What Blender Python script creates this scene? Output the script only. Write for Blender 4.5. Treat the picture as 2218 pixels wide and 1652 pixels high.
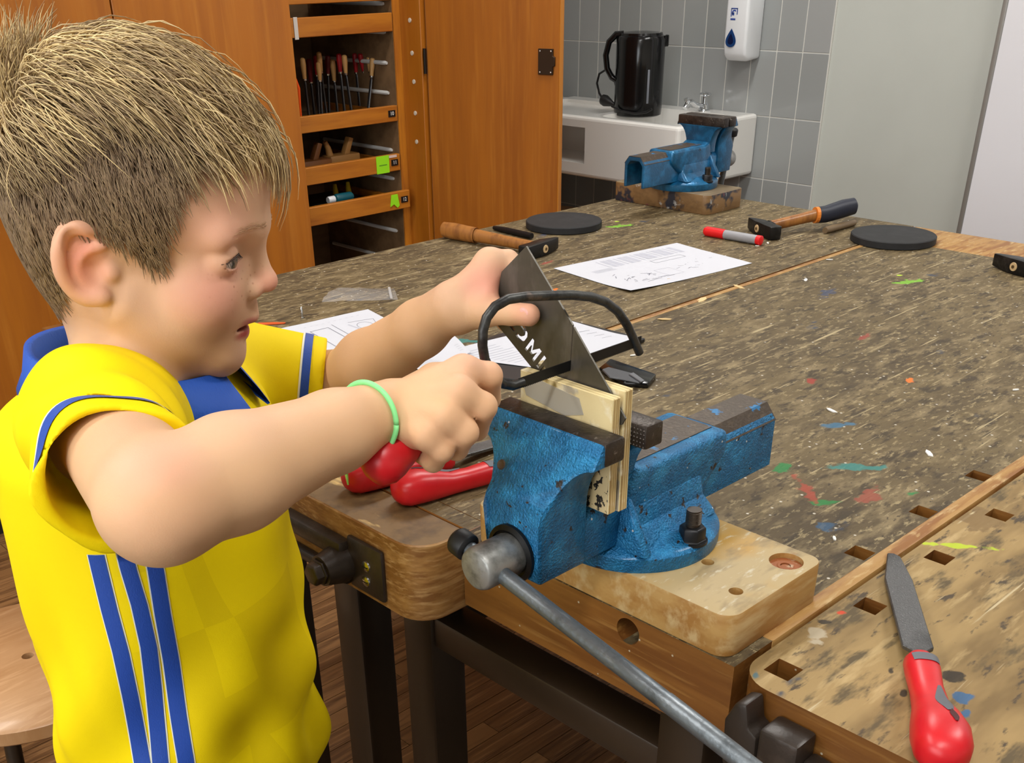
import bpy, bmesh, math, random
import numpy as np
from mathutils import Vector, Matrix

for o in list(bpy.data.objects): bpy.data.objects.remove(o)
S = bpy.context.scene
COL = S.collection
R = math.radians
rnd = random.Random(7)

# ------------------------------------------------------------------ camera
FPX, PPX, PPY, WPX, HPX = 2296.1, 1067.6, 1286.5, 2218.0, 1652.0
YAW, PIT, ROL = R(46.854), R(31.0815), R(-1.0023)
CAM = np.array([0.0, 0.0, 1.265])
_cy, _sy = math.cos(YAW), math.sin(YAW)
FW = np.array([_cy*math.cos(PIT), _sy*math.cos(PIT), -math.sin(PIT)])
_r0 = np.array([_sy, -_cy, 0.0]); _u0 = np.cross(_r0, FW)
RT = _r0*math.cos(ROL) + _u0*math.sin(ROL)
UP = -_r0*math.sin(ROL) + _u0*math.cos(ROL)
cd = bpy.data.cameras.new('camera'); co = bpy.data.objects.new('camera', cd); COL.objects.link(co)
co.matrix_world = Matrix(((RT[0], UP[0], -FW[0], CAM[0]), (RT[1], UP[1], -FW[1], CAM[1]), (RT[2], UP[2], -FW[2], CAM[2]), (0, 0, 0, 1)))
cd.sensor_fit = 'HORIZONTAL'; cd.sensor_width = 36.0
cd.lens = 36.0*FPX/WPX
cd.shift_x = (WPX/2-PPX)/WPX
cd.shift_y = (PPY-HPX/2)/WPX
cd.clip_start = 0.02; cd.clip_end = 50
S.camera = co

# ------------------------------------------------------------------ world, exposure
W = bpy.data.worlds.new('world'); S.world = W; W.use_nodes = True
W.node_tree.nodes['Background'].inputs[0].default_value = (0.75, 0.80, 0.90, 1)
W.node_tree.nodes['Background'].inputs[1].default_value = 0.3
S.view_settings.view_transform = 'Standard'; S.view_settings.look = 'None'
S.view_settings.gamma = 1.0; S.view_settings.use_curve_mapping = False
S.view_settings.exposure = 0.40

# ------------------------------------------------------------------ ceiling lamps (light)
CEIL = 2.75
LAMPS = [(-0.6, -0.2), (-0.6, 1.8), (2.2, -0.2), (2.2, 1.8)]
LAMP_W = 19.5
for lx, ly in LAMPS:
    ld = bpy.data.lights.new('ceiling_lamp_light', 'AREA'); ld.shape = 'RECTANGLE'
    ld.size = 1.3; ld.size_y = 0.26; ld.energy = LAMP_W; ld.color = (1.0, 0.985, 0.955)
    lo = bpy.data.objects.new('ceiling_lamp_light', ld); COL.objects.link(lo)
    lo.location = (lx, ly, CEIL-0.075)

# cool fill light added from behind the camera, at an invented window
FILL_WIN = (-2.2, .15, 1.55, 2.4, 1.25)       # wall x, centre y, centre z, width, height
ld = bpy.data.lights.new('added_fill_light', 'AREA'); ld.shape = 'RECTANGLE'; ld.size = FILL_WIN[3]; ld.size_y = FILL_WIN[4]; ld.energy = 20.0; ld.color = (0.93, 0.97, 1.0)
lo = bpy.data.objects.new('added_fill_light', ld); COL.objects.link(lo); lo.location = (FILL_WIN[0]+.06, FILL_WIN[1], FILL_WIN[2]); lo.rotation_euler = (R(90), 0, R(-90))

# ------------------------------------------------------------------ pixel -> place
def ray(x, y): return FW + RT*((x-PPX)/FPX) - UP*((y-PPY)/FPX)
def onz(x, y, z): d = ray(x, y); return CAM + d*((z-CAM[2])/d[2])
def onx(x, y, X): d = ray(x, y); return CAM + d*((X-CAM[0])/d[0])
def ony(x, y, Y): d = ray(x, y); return CAM + d*((Y-CAM[1])/d[1])
def at(x, y, t): return CAM + ray(x, y)*t

# ------------------------------------------------------------------ materials
MATS = {}
def mat(name, col, rough=0.5, metal=0.0, layers=(), bump=None, coat=0.0, spec=0.5, sss=0.0, attr=None,
        alpha=1.0, trans=0.0, emit=None, coord='Object', bumps=(), sheen=0.0):
    """layers: (colour, (sx,sy,sz), lo, hi[, kind, detail]) noise masks laid over the base colour."""
    if name in MATS: return MATS[name]
    m = bpy.data.materials.new(name); m.use_nodes = True; MATS[name] = m
    nt = m.node_tree; N = nt.nodes; L = nt.links
    b = N['Principled BSDF']
    b.inputs['Roughness'].default_value = rough; b.inputs['Metallic'].default_value = metal
    b.inputs['Specular IOR Level'].default_value = spec
    b.inputs['Coat Weight'].default_value = coat; b.inputs['Coat Roughness'].default_value = 0.15
    b.inputs['Alpha'].default_value = alpha; b.inputs['Transmission Weight'].default_value = trans
    if sheen: b.inputs['Sheen Weight'].default_value = sheen; b.inputs['Sheen Roughness'].default_value = 0.4
    if sss:
        b.inputs['Subsurface Weight'].default_value = sss
        b.inputs['Subsurface Radius'].default_value = (0.012, 0.005, 0.003); b.inputs['Subsurface Scale'].default_value = 0.5
    if emit:
        b.inputs['Emission Color'].default_value = (*emit[0], 1); b.inputs['Emission Strength'].default_value = emit[1]
    tc = N.new('ShaderNodeTexCoord')
    src = tc.outputs[coord]
    if attr:
        a = N.new('ShaderNodeAttribute'); a.attribute_name = attr; cur = a.outputs['Color']
    else:
        rgb = N.new('ShaderNodeRGB'); rgb.outputs[0].default_value = (*col, 1); cur = rgb.outputs[0]
    for ly in layers:
        c, sc, lo, hi = ly[:4]; kind = ly[4] if len(ly) > 4 else 'noise'; det = ly[5] if len(ly) > 5 else 4.0
        mp = N.new('ShaderNodeMapping'); mp.inputs['Scale'].default_value = sc
        mp.inputs['Location'].default_value = (rnd.uniform(-5, 5), rnd.uniform(-5, 5), rnd.uniform(-5, 5))
        if len(ly) > 6: mp.inputs['Rotation'].default_value = (0, 0, ly[6])
        L.new(src, mp.inputs[0])
        if kind == 'voro':
            t = N.new('ShaderNodeTexVoronoi'); t.inputs['Scale'].default_value = 1.0; t.inputs['Randomness'].default_value = 1.0
            out = t.outputs['Distance']
        elif kind == 'wave':
            t = N.new('ShaderNodeTexWave'); t.inputs['Scale'].default_value = 1.0; t.inputs['Distortion'].default_value = 6.0
            t.inputs['Detail'].default_value = det; out = t.outputs['Fac']
        else:
            t = N.new('ShaderNodeTexNoise'); t.inputs['Scale'].default_value = 1.0; t.inputs['Detail'].default_value = det
            t.inputs['Roughness'].default_value = 0.6; out = t.outputs['Fac']
        L.new(mp.outputs[0], t.inputs['Vector'])
        mr = N.new('ShaderNodeMapRange'); mr.inputs['From Min'].default_value = lo; mr.inputs['From Max'].default_value = hi
        L.new(out, mr.inputs['Value'])
        mx = N.new('ShaderNodeMix'); mx.data_type = 'RGBA'; L.new(mr.outputs[0], mx.inputs[0])
        L.new(cur, mx.inputs[6]); mx.inputs[7].default_value = (*c, 1); cur = mx.outputs[2]
    L.new(cur, b.inputs['Base Color'])
    bl = list(bumps) + ([bump] if bump else [])
    prev = None
    for sc, st, *kind in bl:
        mp = N.new('ShaderNodeMapping'); mp.inputs['Scale'].default_value = sc if isinstance(sc, tuple) else (sc, sc, sc); L.new(src, mp.inputs[0])
        if kind and kind[0] == 'voro':
            t = N.new('ShaderNodeTexVoronoi'); t.inputs['Scale'].default_value = 1.0; out = t.outputs['Distance']
        else:
            t = N.new('ShaderNodeTexNoise'); t.inputs['Scale'].default_value = 1.0; t.inputs['Detail'].default_value = 3.0; out = t.outputs['Fac']
        L.new(mp.outputs[0], t.inputs['Vector'])
        bp = N.new('ShaderNodeBump'); bp.inputs['Strength'].default_value = st; bp.inputs['Distance'].default_value = 0.002
        L.new(out, bp.inputs['Height'])
        if prev: L.new(prev, bp.inputs['Normal'])
        prev = bp.outputs[0]
    if prev: L.new(prev, b.inputs['Normal'])
    return m

def stains(m, spots, coord='Object'):
    """paint spots with a shape of their own on the bench top: (x, y, rx, ry, rot, colour)"""
    nt = m.node_tree; N = nt.nodes; L = nt.links; b = N['Principled BSDF']
    cur = b.inputs['Base Color'].links[0].from_socket
    tc = N.new('ShaderNodeTexCoord')
    nz = N.new('ShaderNodeTexNoise'); nz.inputs['Scale'].default_value = 70; nz.inputs['Detail'].default_value = 4; L.new(tc.outputs[coord], nz.inputs['Vector'])
    for (x, y, rx, ry, rot, c) in spots:
        mp = N.new('ShaderNodeMapping'); mp.vector_type = 'TEXTURE'
        mp.inputs['Location'].default_value = (x, y, 0); mp.inputs['Rotation'].default_value = (0, 0, rot); mp.inputs['Scale'].default_value = (rx, ry, 1000)
        L.new(tc.outputs[coord], mp.inputs[0])
        ln = N.new('ShaderNodeVectorMath'); ln.operation = 'LENGTH'; L.new(mp.outputs[0], ln.inputs[0])
        ad = N.new('ShaderNodeMath'); ad.operation = 'MULTIPLY_ADD'; L.new(nz.outputs['Fac'], ad.inputs[0]); ad.inputs[1].default_value = 3.0
        L.new(ln.outputs['Value'], ad.inputs[2])
        mr = N.new('ShaderNodeMapRange'); mr.inputs['From Min'].default_value = 2.42; mr.inputs['From Max'].default_value = 2.1
        mr.inputs['To Max'].default_value = 0.85; L.new(ad.outputs[0], mr.inputs['Value'])
        mx = N.new('ShaderNodeMix'); mx.data_type = 'RGBA'; L.new(mr.outputs[0], mx.inputs[0]); L.new(cur, mx.inputs[6]); mx.inputs[7].default_value = (*c, 1)
        cur = mx.outputs[2]
    L.new(cur, b.inputs['Base Color'])

def srgb(r, g, b):
    f = lambda c: (c/255/12.92) if c <= 10 else (((c/255)+0.055)/1.055)**2.4
    return (f(r), f(g), f(b))

# ------------------------------------------------------------------ geometry collector
class G:
    def __init__(s): s.v = []; s.f = []
    def add(s, vs, fs):
        o = len(s.v); s.v += [tuple(map(float, v)) for v in vs]; s.f += [tuple(o+i for i in f) for f in fs]; return s
    def box(s, lo, hi, M=None):
        x0, y0, z0 = lo; x1, y1, z1 = hi
        vs = [(x0,y0,z0),(x1,y0,z0),(x1,y1,z0),(x0,y1,z0),(x0,y0,z1),(x1,y0,z1),(x1,y1,z1),(x0,y1,z1)]
        if M is not None: vs = [tuple(M @ Vector(v)) for v in vs]
        return s.add(vs, [(0,3,2,1),(4,5,6,7),(0,1,5,4),(1,2,6,5),(2,3,7,6),(3,0,4,7)])
    def rings(s, rings, cap=True, closed=True):
        n = len(rings[0]); vs = [p for r in rings for p in r]; fs = []
        for i in range(len(rings)-1):
            for j in range(n if closed else n-1):
                k = (j+1) % n
                fs.append((i*n+j, i*n+k, (i+1)*n+k, (i+1)*n+j))
        if cap and closed:
            fs.append(tuple(range(n-1, -1, -1))); fs.append(tuple((len(rings)-1)*n+i for i in range(n)))
        return s.add(vs, fs)
    def tube(s, path, rad, n=10, cap=True, flat=1.0, up=None):
        P = [np.array(p, float) for p in path]; rr = rad if hasattr(rad, '__len__') else [rad]*len(P)
        rings = []; prev = None
        for i, p in enumerate(P):
            t = P[min(i+1, len(P)-1)]-P[max(i-1, 0)]; t = t/(np.linalg.norm(t)+1e-12)
            if prev is None:
                a = np.array(up, float) if up is not None else (np.array([0,0,1.]) if abs(t[2]) < .9 else np.array([1.,0,0]))
            else: a = prev
            a = a - t*(a@t); a /= np.linalg.norm(a)+1e-12; prev = a; b = np.cross(t, a)
            rings.append([p + a*rr[i]*flat*math.cos(2*math.pi*j/n) + b*rr[i]*math.sin(2*math.pi*j/n) for j in range(n)])
        return s.rings(rings, cap)
    def cyl(s, p0, p1, r0, r1=None, n=24): return s.tube([p0, p1], [r0, r0 if r1 is None else r1], n)
    def lathe(s, c, ax, prof, n=32, cap=True):
        c = np.array(c, float); ax = np.array(ax, float); ax /= np.linalg.norm(ax)
        a = np.array([1.,0,0]) if abs(ax[0]) < .9 else np.array([0,1.,0]); a = a-ax*(a@ax); a /= np.linalg.norm(a); b = np.cross(ax, a)
        return s.rings([[c+ax*h+(a*math.cos(2*math.pi*j/n)+b*math.sin(2*math.pi*j/n))*max(r, 1e-5) for j in range(n)] for r, h in prof], cap)
    def prism(s, poly, o, u, v, w):
        """polygon (a,b) -> o + a*u + b*v, extruded by vector w"""
        o, u, v, w = [np.array(q, float) for q in (o, u, v, w)]; n = len(poly)
        lo = [o+a*u+b*v for a, b in poly]; hi = [p+w for p in lo]
        s.add(lo+hi, [tuple(range(n-1,-1,-1)), tuple(range(n, 2*n))]+[(i, (i+1) % n, n+(i+1) % n, n+i) for i in range(n)]); return s
    def ell(s, c, rad, n=16, m=10, axes=None):
        A = np.eye(3) if axes is None else np.array(axes, float); c = np.array(c, float); rings = []
        for i in range(m+1):
            th = math.pi*i/m; z = -math.cos(th); q = max(math.sin(th), 1e-4)
            rings.append([c + A[0]*rad[0]*q*math.cos(2*math.pi*j/n) + A[1]*rad[1]*q*math.sin(2*math.pi*j/n) + A[2]*rad[2]*z for j in range(n)])
        return s.rings(rings)

def build(name, g, m, parent=None, bevel=0.0, smooth=False, seg=2, ang=35, world=True, label=None, sub=0):
    me = bpy.data.meshes.new(name); me.from_pydata(g.v, [], g.f)
    bm = bmesh.new(); bm.from_mesh(me); bmesh.ops.recalc_face_normals(bm, faces=bm.faces)
    if bevel:
        es = [e for e in bm.edges if len(e.link_faces) == 2 and e.calc_face_angle(0) > R(ang)]
        try: bmesh.ops.bevel(bm, geom=es, offset=bevel, segments=seg, affect='EDGES', profile=0.5, clamp_overlap=True)
        except Exception: pass
    if parent is not None and world:
        bm.transform(parent_world(parent).inverted())
    bm.to_mesh(me); bm.free()
    o = bpy.data.objects.new(name, me); COL.objects.link(o)
    if m is not None: me.materials.append(m)
    if smooth:
        me.shade_smooth()
        if smooth == 'auto':
            try: me.set_sharp_from_angle(angle=R(40))
            except Exception: pass
    elif bevel:
        me.shade_smooth()
        try: me.set_sharp_from_angle(angle=R(32))
        except Exception: pass
    if parent is not None: o.parent = parent
    if label: o['label'] = label
    return o

def parent_world(p):
    M = Matrix.LocRotScale(p.location, p.rotation_euler, p.scale)
    return (parent_world(p.parent) @ M) if p.parent else M

def thing(name, label, cat, loc=(0, 0, 0), rz=0.0, group=None):
    o = bpy.data.objects.new(name, None); COL.objects.link(o)
    o.location = tuple(map(float, loc)); o.rotation_euler = (0, 0, rz); o.empty_display_size = 0.05
    o['label'] = label; o['category'] = cat
    if group: o['group'] = group
    return o
def tag(o, label, cat, group=None, kind=None):
    o['label'] = label; o['category'] = cat
    if group: o['group'] = group
    if kind: o['kind'] = kind
    return o
def struct(name, g, m, **k):
    o = build(name, g, m, **k); o['kind'] = 'structure'; return o
def single(name, g, m, label, cat, loc, group=None, **k):
    """a thing that is one mesh: origin moved to its base"""
    o = build(name, g, m, **k); L = Vector(tuple(map(float, loc)))
    o.data.transform(Matrix.Translation(-L)); o.location = L
    return tag(o, label, cat, group)
def boolean_cut(o, cutter_g):
    me = bpy.data.meshes.new('cut'); me.from_pydata(cutter_g.v, [], cutter_g.f)
    bm = bmesh.new(); bm.from_mesh(me); bmesh.ops.recalc_face_normals(bm, faces=bm.faces); bm.to_mesh(me); bm.free()
    c = bpy.data.objects.new('cut', me); COL.objects.link(c)
    return boolean_obj(o, c)
def boolean_obj(o, c):
    md = o.modifiers.new('b', 'BOOLEAN'); md.operation = 'DIFFERENCE'; md.object = c; md.solver = 'EXACT'
    bpy.context.view_layer.update()
    dg = bpy.context.evaluated_depsgraph_get()
    nm = bpy.data.meshes.new_from_object(o.evaluated_get(dg))
    o.modifiers.clear(); old = o.data; nm.name = old.name; o.data = nm
    bpy.data.objects.remove(c)
    return o
# ------------------------------------------------------------------ palette
BZ = 0.78
wood_cab = mat('cabinet_veneer', srgb(167, 97, 17), 0.45, coat=0.05, layers=[(srgb(149, 83, 14), (14, 14, 1.2), .40, .66), (srgb(175, 107, 29), (60, 60, 3), .5, .75)])
wood_edge = mat('cabinet_edge_wood', srgb(192, 120, 30), 0.45, layers=[(srgb(160, 92, 28), (30, 30, 3), .45, .65)])
wood_drawer = mat('drawer_wood', srgb(182, 112, 30), 0.45, layers=[(srgb(154, 86, 20), (3, 30, 30), .45, .68)])
wood_in = mat('cabinet_inside_wood', srgb(120, 92, 62), 0.6, layers=[(srgb(96, 72, 46), (6, 20, 20), .4, .65)])
bench_top = mat('bench_top_worn', srgb(101, 86, 58), 0.58, spec=0.28, layers=[
    (srgb(80, 67, 46), (3, 8, 4), .42, .62), (srgb(126, 110, 80), (18, 50, 9), .50, .66), (srgb(66, 55, 38), (30, 80, 20), .53, .64),
    (srgb(146, 130, 96), (70, 170, 40), .57, .66), (srgb(62, 52, 38), (110, 200, 40), .60, .68), (srgb(168, 152, 116), (6, 120, 5), .67, .72, 'noise', 3.0, 0.5), (srgb(168, 152, 116), (6, 130, 5), .68, .72, 'noise', 3.0, -0.35), (srgb(160, 144, 110), (5, 90, 5), .68, .72, 'noise', 3.0, 1.2),
    (srgb(120, 58, 44), (7, 9, 5), .70, .76), (srgb(52, 62, 78), (9, 15, 5), .69, .74), (srgb(200, 194, 180), (55, 55, 20), .10, .06, 'voro')], bump=((60, 180, 40), .5))
bench_pale = mat('bench_top_pale', srgb(154, 128, 83), 0.58, spec=0.3, layers=[
    (srgb(118, 95, 58), (4, 16, 4), .44, .60), (srgb(89, 75, 50), (14, 45, 10), .55, .66), (srgb(175, 150, 104), (12, 60, 12), .55, .68),
    (srgb(75, 63, 47), (30, 95, 20), .60, .68), (srgb(183, 166, 130), (5, 120, 5), .66, .71, 'noise', 3.0, 0.45), (srgb(60, 68, 81), (11, 17, 5), .71, .75)], bump=((40, 140, 40), .35))
bench_side = mat('bench_side_wood', srgb(127, 83, 34), 0.42, coat=0.2, layers=[(srgb(102, 61, 21), (20, 3, 30), .42, .62), (srgb(145, 104, 52), (60, 8, 160), .55, .75), (srgb(178, 166, 141), (60, 60, 60), .08, .05, 'voro')], bump=((60, 10, 160), .12))
bench_raw = mat('bench_raw_edge', srgb(166, 126, 69), 0.55, layers=[(srgb(134, 87, 37), (8, 60, 30), .45, .6), (srgb(190, 160, 109), (30, 120, 40), .55, .7)], bump=((40, 140, 40), .3))
block_wood = mat('vise_jaw_wood', srgb(158, 116, 63), 0.5, layers=[(srgb(124, 82, 37), (20, 20, 70), .4, .6), (srgb(177, 139, 88), (10, 60, 200), .5, .7)], bump=((20, 20, 220), .2))
board_wood = mat('mounting_board_wood', srgb(181, 143, 84), 0.5, layers=[(srgb(157, 111, 53), (5, 20, 40), .4, .65), (srgb(195, 167, 118), (14, 70, 60), .5, .7), (srgb(106, 74, 40), (9, 12, 9), .68, .76)], bump=((20, 90, 60), .15))
board_top = mat('mounting_board_top', srgb(180, 158, 115), 0.55, layers=[(srgb(185, 144, 70), (7, 9, 5), .46, .62), (srgb(135, 117, 86), (16, 40, 10), .52, .7), (srgb(203, 193, 166), (40, 130, 30), .58, .7), (srgb(135, 83, 40), (20, 30, 8), .68, .78)], bump=((40, 140, 40), .2))
steel_frame = mat('bench_frame_steel', srgb(44, 32, 20), 0.35, 0.0, coat=0.1)
cast_dark = mat('dark_cast_iron', srgb(46, 38, 32), 0.38, 0.15, layers=[(srgb(70, 58, 50), (30, 30, 30), .5, .75)], bump=(300, .1))
screw_steel = mat('zinc_screw', srgb(190, 190, 188), 0.25, 1.0)
black_steel = mat('blackened_steel', srgb(34, 34, 36), 0.4, 0.6)
chrome = mat('chrome', srgb(225, 228, 232), 0.08, 1.0)
ceramic = mat('white_ceramic', srgb(230, 228, 223), 0.12, coat=0.4)
black_plastic = mat('black_gloss_plastic', srgb(12, 12, 13), 0.16)
black_matte = mat('black_matte_plastic', srgb(18, 18, 20), 0.5)
white_plastic = mat('white_plastic', srgb(226, 228, 230), 0.3)

# ------------------------------------------------------------------ room shell
XW, YW, XF, YR = 3.40, 3.18, -2.2, -2.6
floor_m = mat('parquet_oak', srgb(124, 90, 54), 0.4, coat=0.15, layers=[(srgb(84, 56, 30), (5, 45, 5), .42, .62), (srgb(150, 112, 70), (8, 120, 8), .52, .7)])
struct('floor', G().box((XF, YR, -0.06), (XW+.1, YW+.1, -0.004)), mat('parquet_joint', srgb(58, 38, 22), .6))
FL = bpy.data.objects['floor']
# parquet strips, laid along X in staggered rows
pw, plen = 0.045, 0.42
strips = []
for j in range(0, 62):
    y0 = 0.30 + j*pw
    if y0 > 2.64: break
    off = (j*0.137) % plen
    for i in range(-2, 8):
        x0 = -0.25 + i*plen + off - plen
        strips.append((x0, y0))
def vis(s):
    x, y = s[0]+plen/2, s[1]+pw/2
    p = np.array([x, y, 0])-CAM; zc = p@FW
    if zc < .2: return 9e9
    u = PPX+FPX*(p@RT)/zc; v = PPY-FPX*(p@UP)/zc
    du = max(0, -u, u-1500); dv = max(0, 1050-v, v-1800)
    return du+dv + (0 if (u < 180 or 620 < u < 1500) else 200)
strips.sort(key=vis)
strip_mats = [mat('parquet_%d' % k, c, .4, coat=.15, coord='Object', layers=[(srgb(78, 52, 28), (4, 60, 4), .45, .62), (srgb(140, 104, 66), (6, 150, 6), .55, .7)]) for k, c in enumerate([srgb(122, 88, 52), srgb(106, 74, 42), srgb(136, 100, 62)])]
smesh = []
for k in range(3):
    g = G().box((0.0008, 0.0008, -0.004), (plen-.0008, pw-.0008, 0.0)); t = build('parquet_strip', g, strip_mats[k]); smesh.append(t.data); bpy.data.objects.remove(t)
for k, (x, y) in enumerate(strips[:240]):
    o = bpy.data.objects.new('parquet_strip', smesh[rnd.randrange(3)]); COL.objects.link(o); o.location = (x, y, 0); o.parent = FL
g = G()
for x, y in strips[240:]: g.box((x+.0008, y+.0008, -.004), (x+plen-.0008, y+pw-.0008, 0))
o = build('parquet_field', g, strip_mats[0], FL); o['kind'] = 'stuff'

wall_grey = mat('wall_paint_grey', srgb(186, 189, 182), 0.7, layers=[(srgb(179, 182, 175), (2, 2, 2), .4, .7)], bump=(120, .06))
struct('wall_back', G().box((XW, YR-.1, 0), (XW+.1, YW+.1, CEIL)), wall_grey)
struct('wall_left', G().box((XF-.1, YW, 0), (XW, YW+.1, CEIL)), wall_grey)
wall_white = mat('wall_paint_white', srgb(214, 210, 200), 0.8)
struct('wall_front', G().box((XF-.1, YR-.1, 0), (XF, YW, CEIL)), wall_white)
struct('wall_right', G().box((XF, YR-.1, 0), (XW, YR, CEIL)), wall_white)
struct('ceiling', G().box((XF-.1, YR-.1, CEIL), (XW+.1, YW+.1, CEIL+.1)), mat('ceiling_paint', srgb(225, 224, 220), .85))
# invented window with glowing panes, added out of view to carry the fill light
wf = mat('fill_window_white', srgb(226, 226, 224), .4)
y0, y1, z0, z1 = FILL_WIN[1]-FILL_WIN[3]/2, FILL_WIN[1]+FILL_WIN[3]/2, FILL_WIN[2]-FILL_WIN[4]/2, FILL_WIN[2]+FILL_WIN[4]/2
w1 = struct('added_fill_window_1', G().box((XF-.002, y0-.05, z0-.05), (XF+.012, y1+.05, z1+.05)), wf)
for (a, b, c, d) in ((y0-.05, y1+.05, z0-.05, z0), (y0-.05, y1+.05, z1, z1+.05), (y0-.05, y0, z0, z1), (y1, y1+.05, z0, z1), (FILL_WIN[1]-.025, FILL_WIN[1]+.025, z0, z1)):
    build('fill_window_frame', G().box((XF+.012, a, c), (XF+.045, b, d)), wf, w1, bevel=.004)
for a, b in ((y0, FILL_WIN[1]-.025), (FILL_WIN[1]+.025, y1)):
    build('fill_window_pane', G().box((XF+.013, a, z0), (XF+.018, b, z1)), mat('fill_glow_pane', (.9, .95, 1), .1, emit=((.93, .97, 1), 1.5)), w1)
# tiled field beside the cabinet: every tile its own piece on the grout bed
grout = mat('tile_grout', srgb(206, 205, 198), .8)
WB = bpy.data.objects['wall_back']; WL = bpy.data.objects['wall_left']
build('grout_bed', G().box((XW-.0082, 2.0, 0.0), (XW+.001, YW, 2.1)), grout, WB)
tile_m = [mat('grey_tile_%d' % k, c, .2, coat=.2) for k, c in enumerate([srgb(152, 155, 154), srgb(147, 150, 149), srgb(156, 158, 157)])]
tm = []
for k in range(3):
    t = build('tile', G().box((-.0075, .0015, .0015), (0.0, .0965, .1985)), tile_m[k], bevel=.0012, seg=1); tm.append(t.data); bpy.data.objects.remove(t)
for j in range(-4, 6):
    for i in range(12):
        o = bpy.data.objects.new('tile', tm[rnd.randrange(3)]); COL.objects.link(o); o.location = (XW-.002, 2.002+.098*i, .978+.2*j-.2); o.parent = WB
        if o.location.z < 0: bpy.data.objects.remove(o)
build('grout_bed', G().box((2.6, YW-.0082, 0.0), (XW, YW+.001, 2.1)), grout, WL)
tl = []
t = build('tile', G().box((.0015, -.0075, .0015), (.0965, 0.0, .1985)), tile_m[0], bevel=.0012, seg=1); tl.append(t.data); bpy.data.objects.remove(t)
for j in range(-4, 6):
    for i in range(5):
        z = .978+.2*j-.2
        if z < 0: continue
        o = bpy.data.objects.new('tile', tl[0]); COL.objects.link(o); o.location = (XW-.009-.098*(i+1), YW-.002, z); o.parent = WL

# ceiling lamps (fixtures)
for k, (lx, ly) in enumerate(LAMPS):
    t = thing('ceiling_lamp', 'long white ceiling lamp above the workshop, %s' % ['over the stool', 'over the cabinet side', 'over the near bench', 'over the sink side'][k], 'ceiling lamp', (lx, ly, CEIL-.07), group='ceiling lamps')
    build('lamp_housing', G().box((lx-.68, ly-.15, CEIL-.055), (lx+.68, ly+.15, CEIL)), white_plastic, t, bevel=.006)
    build('lamp_diffuser', G().box((lx-.65, ly-.13, CEIL-.07), (lx+.65, ly+.13, CEIL-.055)), mat('lamp_diffuser', (1, 1, 1), .4, emit=((1, .955, .89), 5.0)), t)

# white board on the grey wall
t = thing('whiteboard', 'plain white board standing against the grey wall', 'whiteboard', (XW-.02, .5, .3))
build('board_panel', G().box((XW-.046, -.7, .30), (XW-.014, 1.447, 2.3)), mat('whiteboard_face', srgb(222, 222, 227), .35), t)
build('board_edge', G().box((XW-.050, 1.447, .30), (XW-.012, 1.462, 2.3)), mat('whiteboard_edge', srgb(150, 148, 143), .4, .4), t, bevel=.003)

# ------------------------------------------------------------------ workbenches
def two_mats(o, top_m):
    me = o.data; me.materials.append(top_m)
    for p in me.polygons:
        if p.normal.z > .9: p.material_index = 1
def rounded_rect(x0, y0, x1, y1, rads, n=6):
    """plan polygon, rads for corners (x0y0, x1y0, x1y1, x0y1)"""
    out = []
    for (cx, cy, sx, sy, a0), r_ in zip([(x0, y0, 1, 1, 180), (x1, y0, -1, 1, 270), (x1, y1, -1, -1, 0), (x0, y1, 1, -1, 90)], rads):
        if r_ <= 0: out.append((cx, cy)); continue
        for k in range(n+1):
            a = R(a0+90*k/n); out.append((cx+sx*r_+r_*math.cos(a), cy+sy*r_+r_*math.sin(a)))
    return out
def plan_prism(poly, z0, z1): return G().prism(poly, (0, 0, z0), (1, 0, 0), (0, 1, 0), (0, 0, z1-z0))
Z = (0, 0, 1)
def dog_holes(o, px):
    for (x, y, a) in px:
        c = onz(x, y, BZ); h = a/2
        g = G().box((c[0]-h, c[1]-h, BZ-.038), (c[0]+h, c[1]+h, BZ+.02)); boolean_cut(o, g)
def frame(t, x0, x1, y0, y1, ys=None):
    for lx in (x0, x1-.05):
        for ly in (ys or (y0, y1-.05)):
            build('leg', G().box((lx, ly, 0), (lx+.05, ly+.05, .70)), steel_frame, t, bevel=.004)
        build('cross_rail', G().box((lx+.004, min(y0, (ys or (y0,))[0])+.05, .603), (lx+.046, (ys[1] if ys else y1-.05), .642)), steel_frame, t, bevel=.003)
    for ly in (ys or (y0, y1-.05)):
        build('long_rail', G().box((x0+.05, ly+.006, .60), (x1-.05, ly+.044, .64)), steel_frame, t, bevel=.003)

# bench with the blue vise in front (between the two long seams)
t = thing('workbench', 'worn wooden workbench carrying the near blue vise, between the two long seams', 'workbench', (1.38, .70, 0), group='workbenches')
ROOT2 = t
o = build('bench_top', plan_prism([(.640, .371), (2.012, .371), (2.012, 1.025), (.640, 1.025)], .72, BZ), bench_side)
two_mats(o, bench_top)
stain_m = bench_top
dog_holes(o, [(1862, 1197, .021), (2000, 1108, .021), (2120, 1030, .021)])
o.data.transform(Matrix.Translation(-Vector(t.location))); o.parent = t
e = build('end_board', plan_prism([(.608, .371), (.6405, .371), (.6405, .690), (.608, .690)], .70, BZ), bench_side)
hc = onx(1360, 1367, .608); boolean_cut(e, G().cyl((.59, hc[1], hc[2]), (.632, hc[1], hc[2]), .0125, n=32)); two_mats(e, bench_top)
e.data.transform(Matrix.Translation(-Vector(t.location))); e.parent = t
o = build('end_strip', G().box((2.0125, .371, .72), (2.155, 1.025, BZ)), bench_raw, t, bevel=.002)
build('edge_lipping', G().box((.66, .3695, .735), (2.0, .386, BZ+.0012)), bench_raw, t, bevel=.003)
build('edge_lipping', G().box((.95, 1.0135, .735), (2.0, 1.0245, BZ+.0010)), bench_raw, t, bevel=.002)
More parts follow.
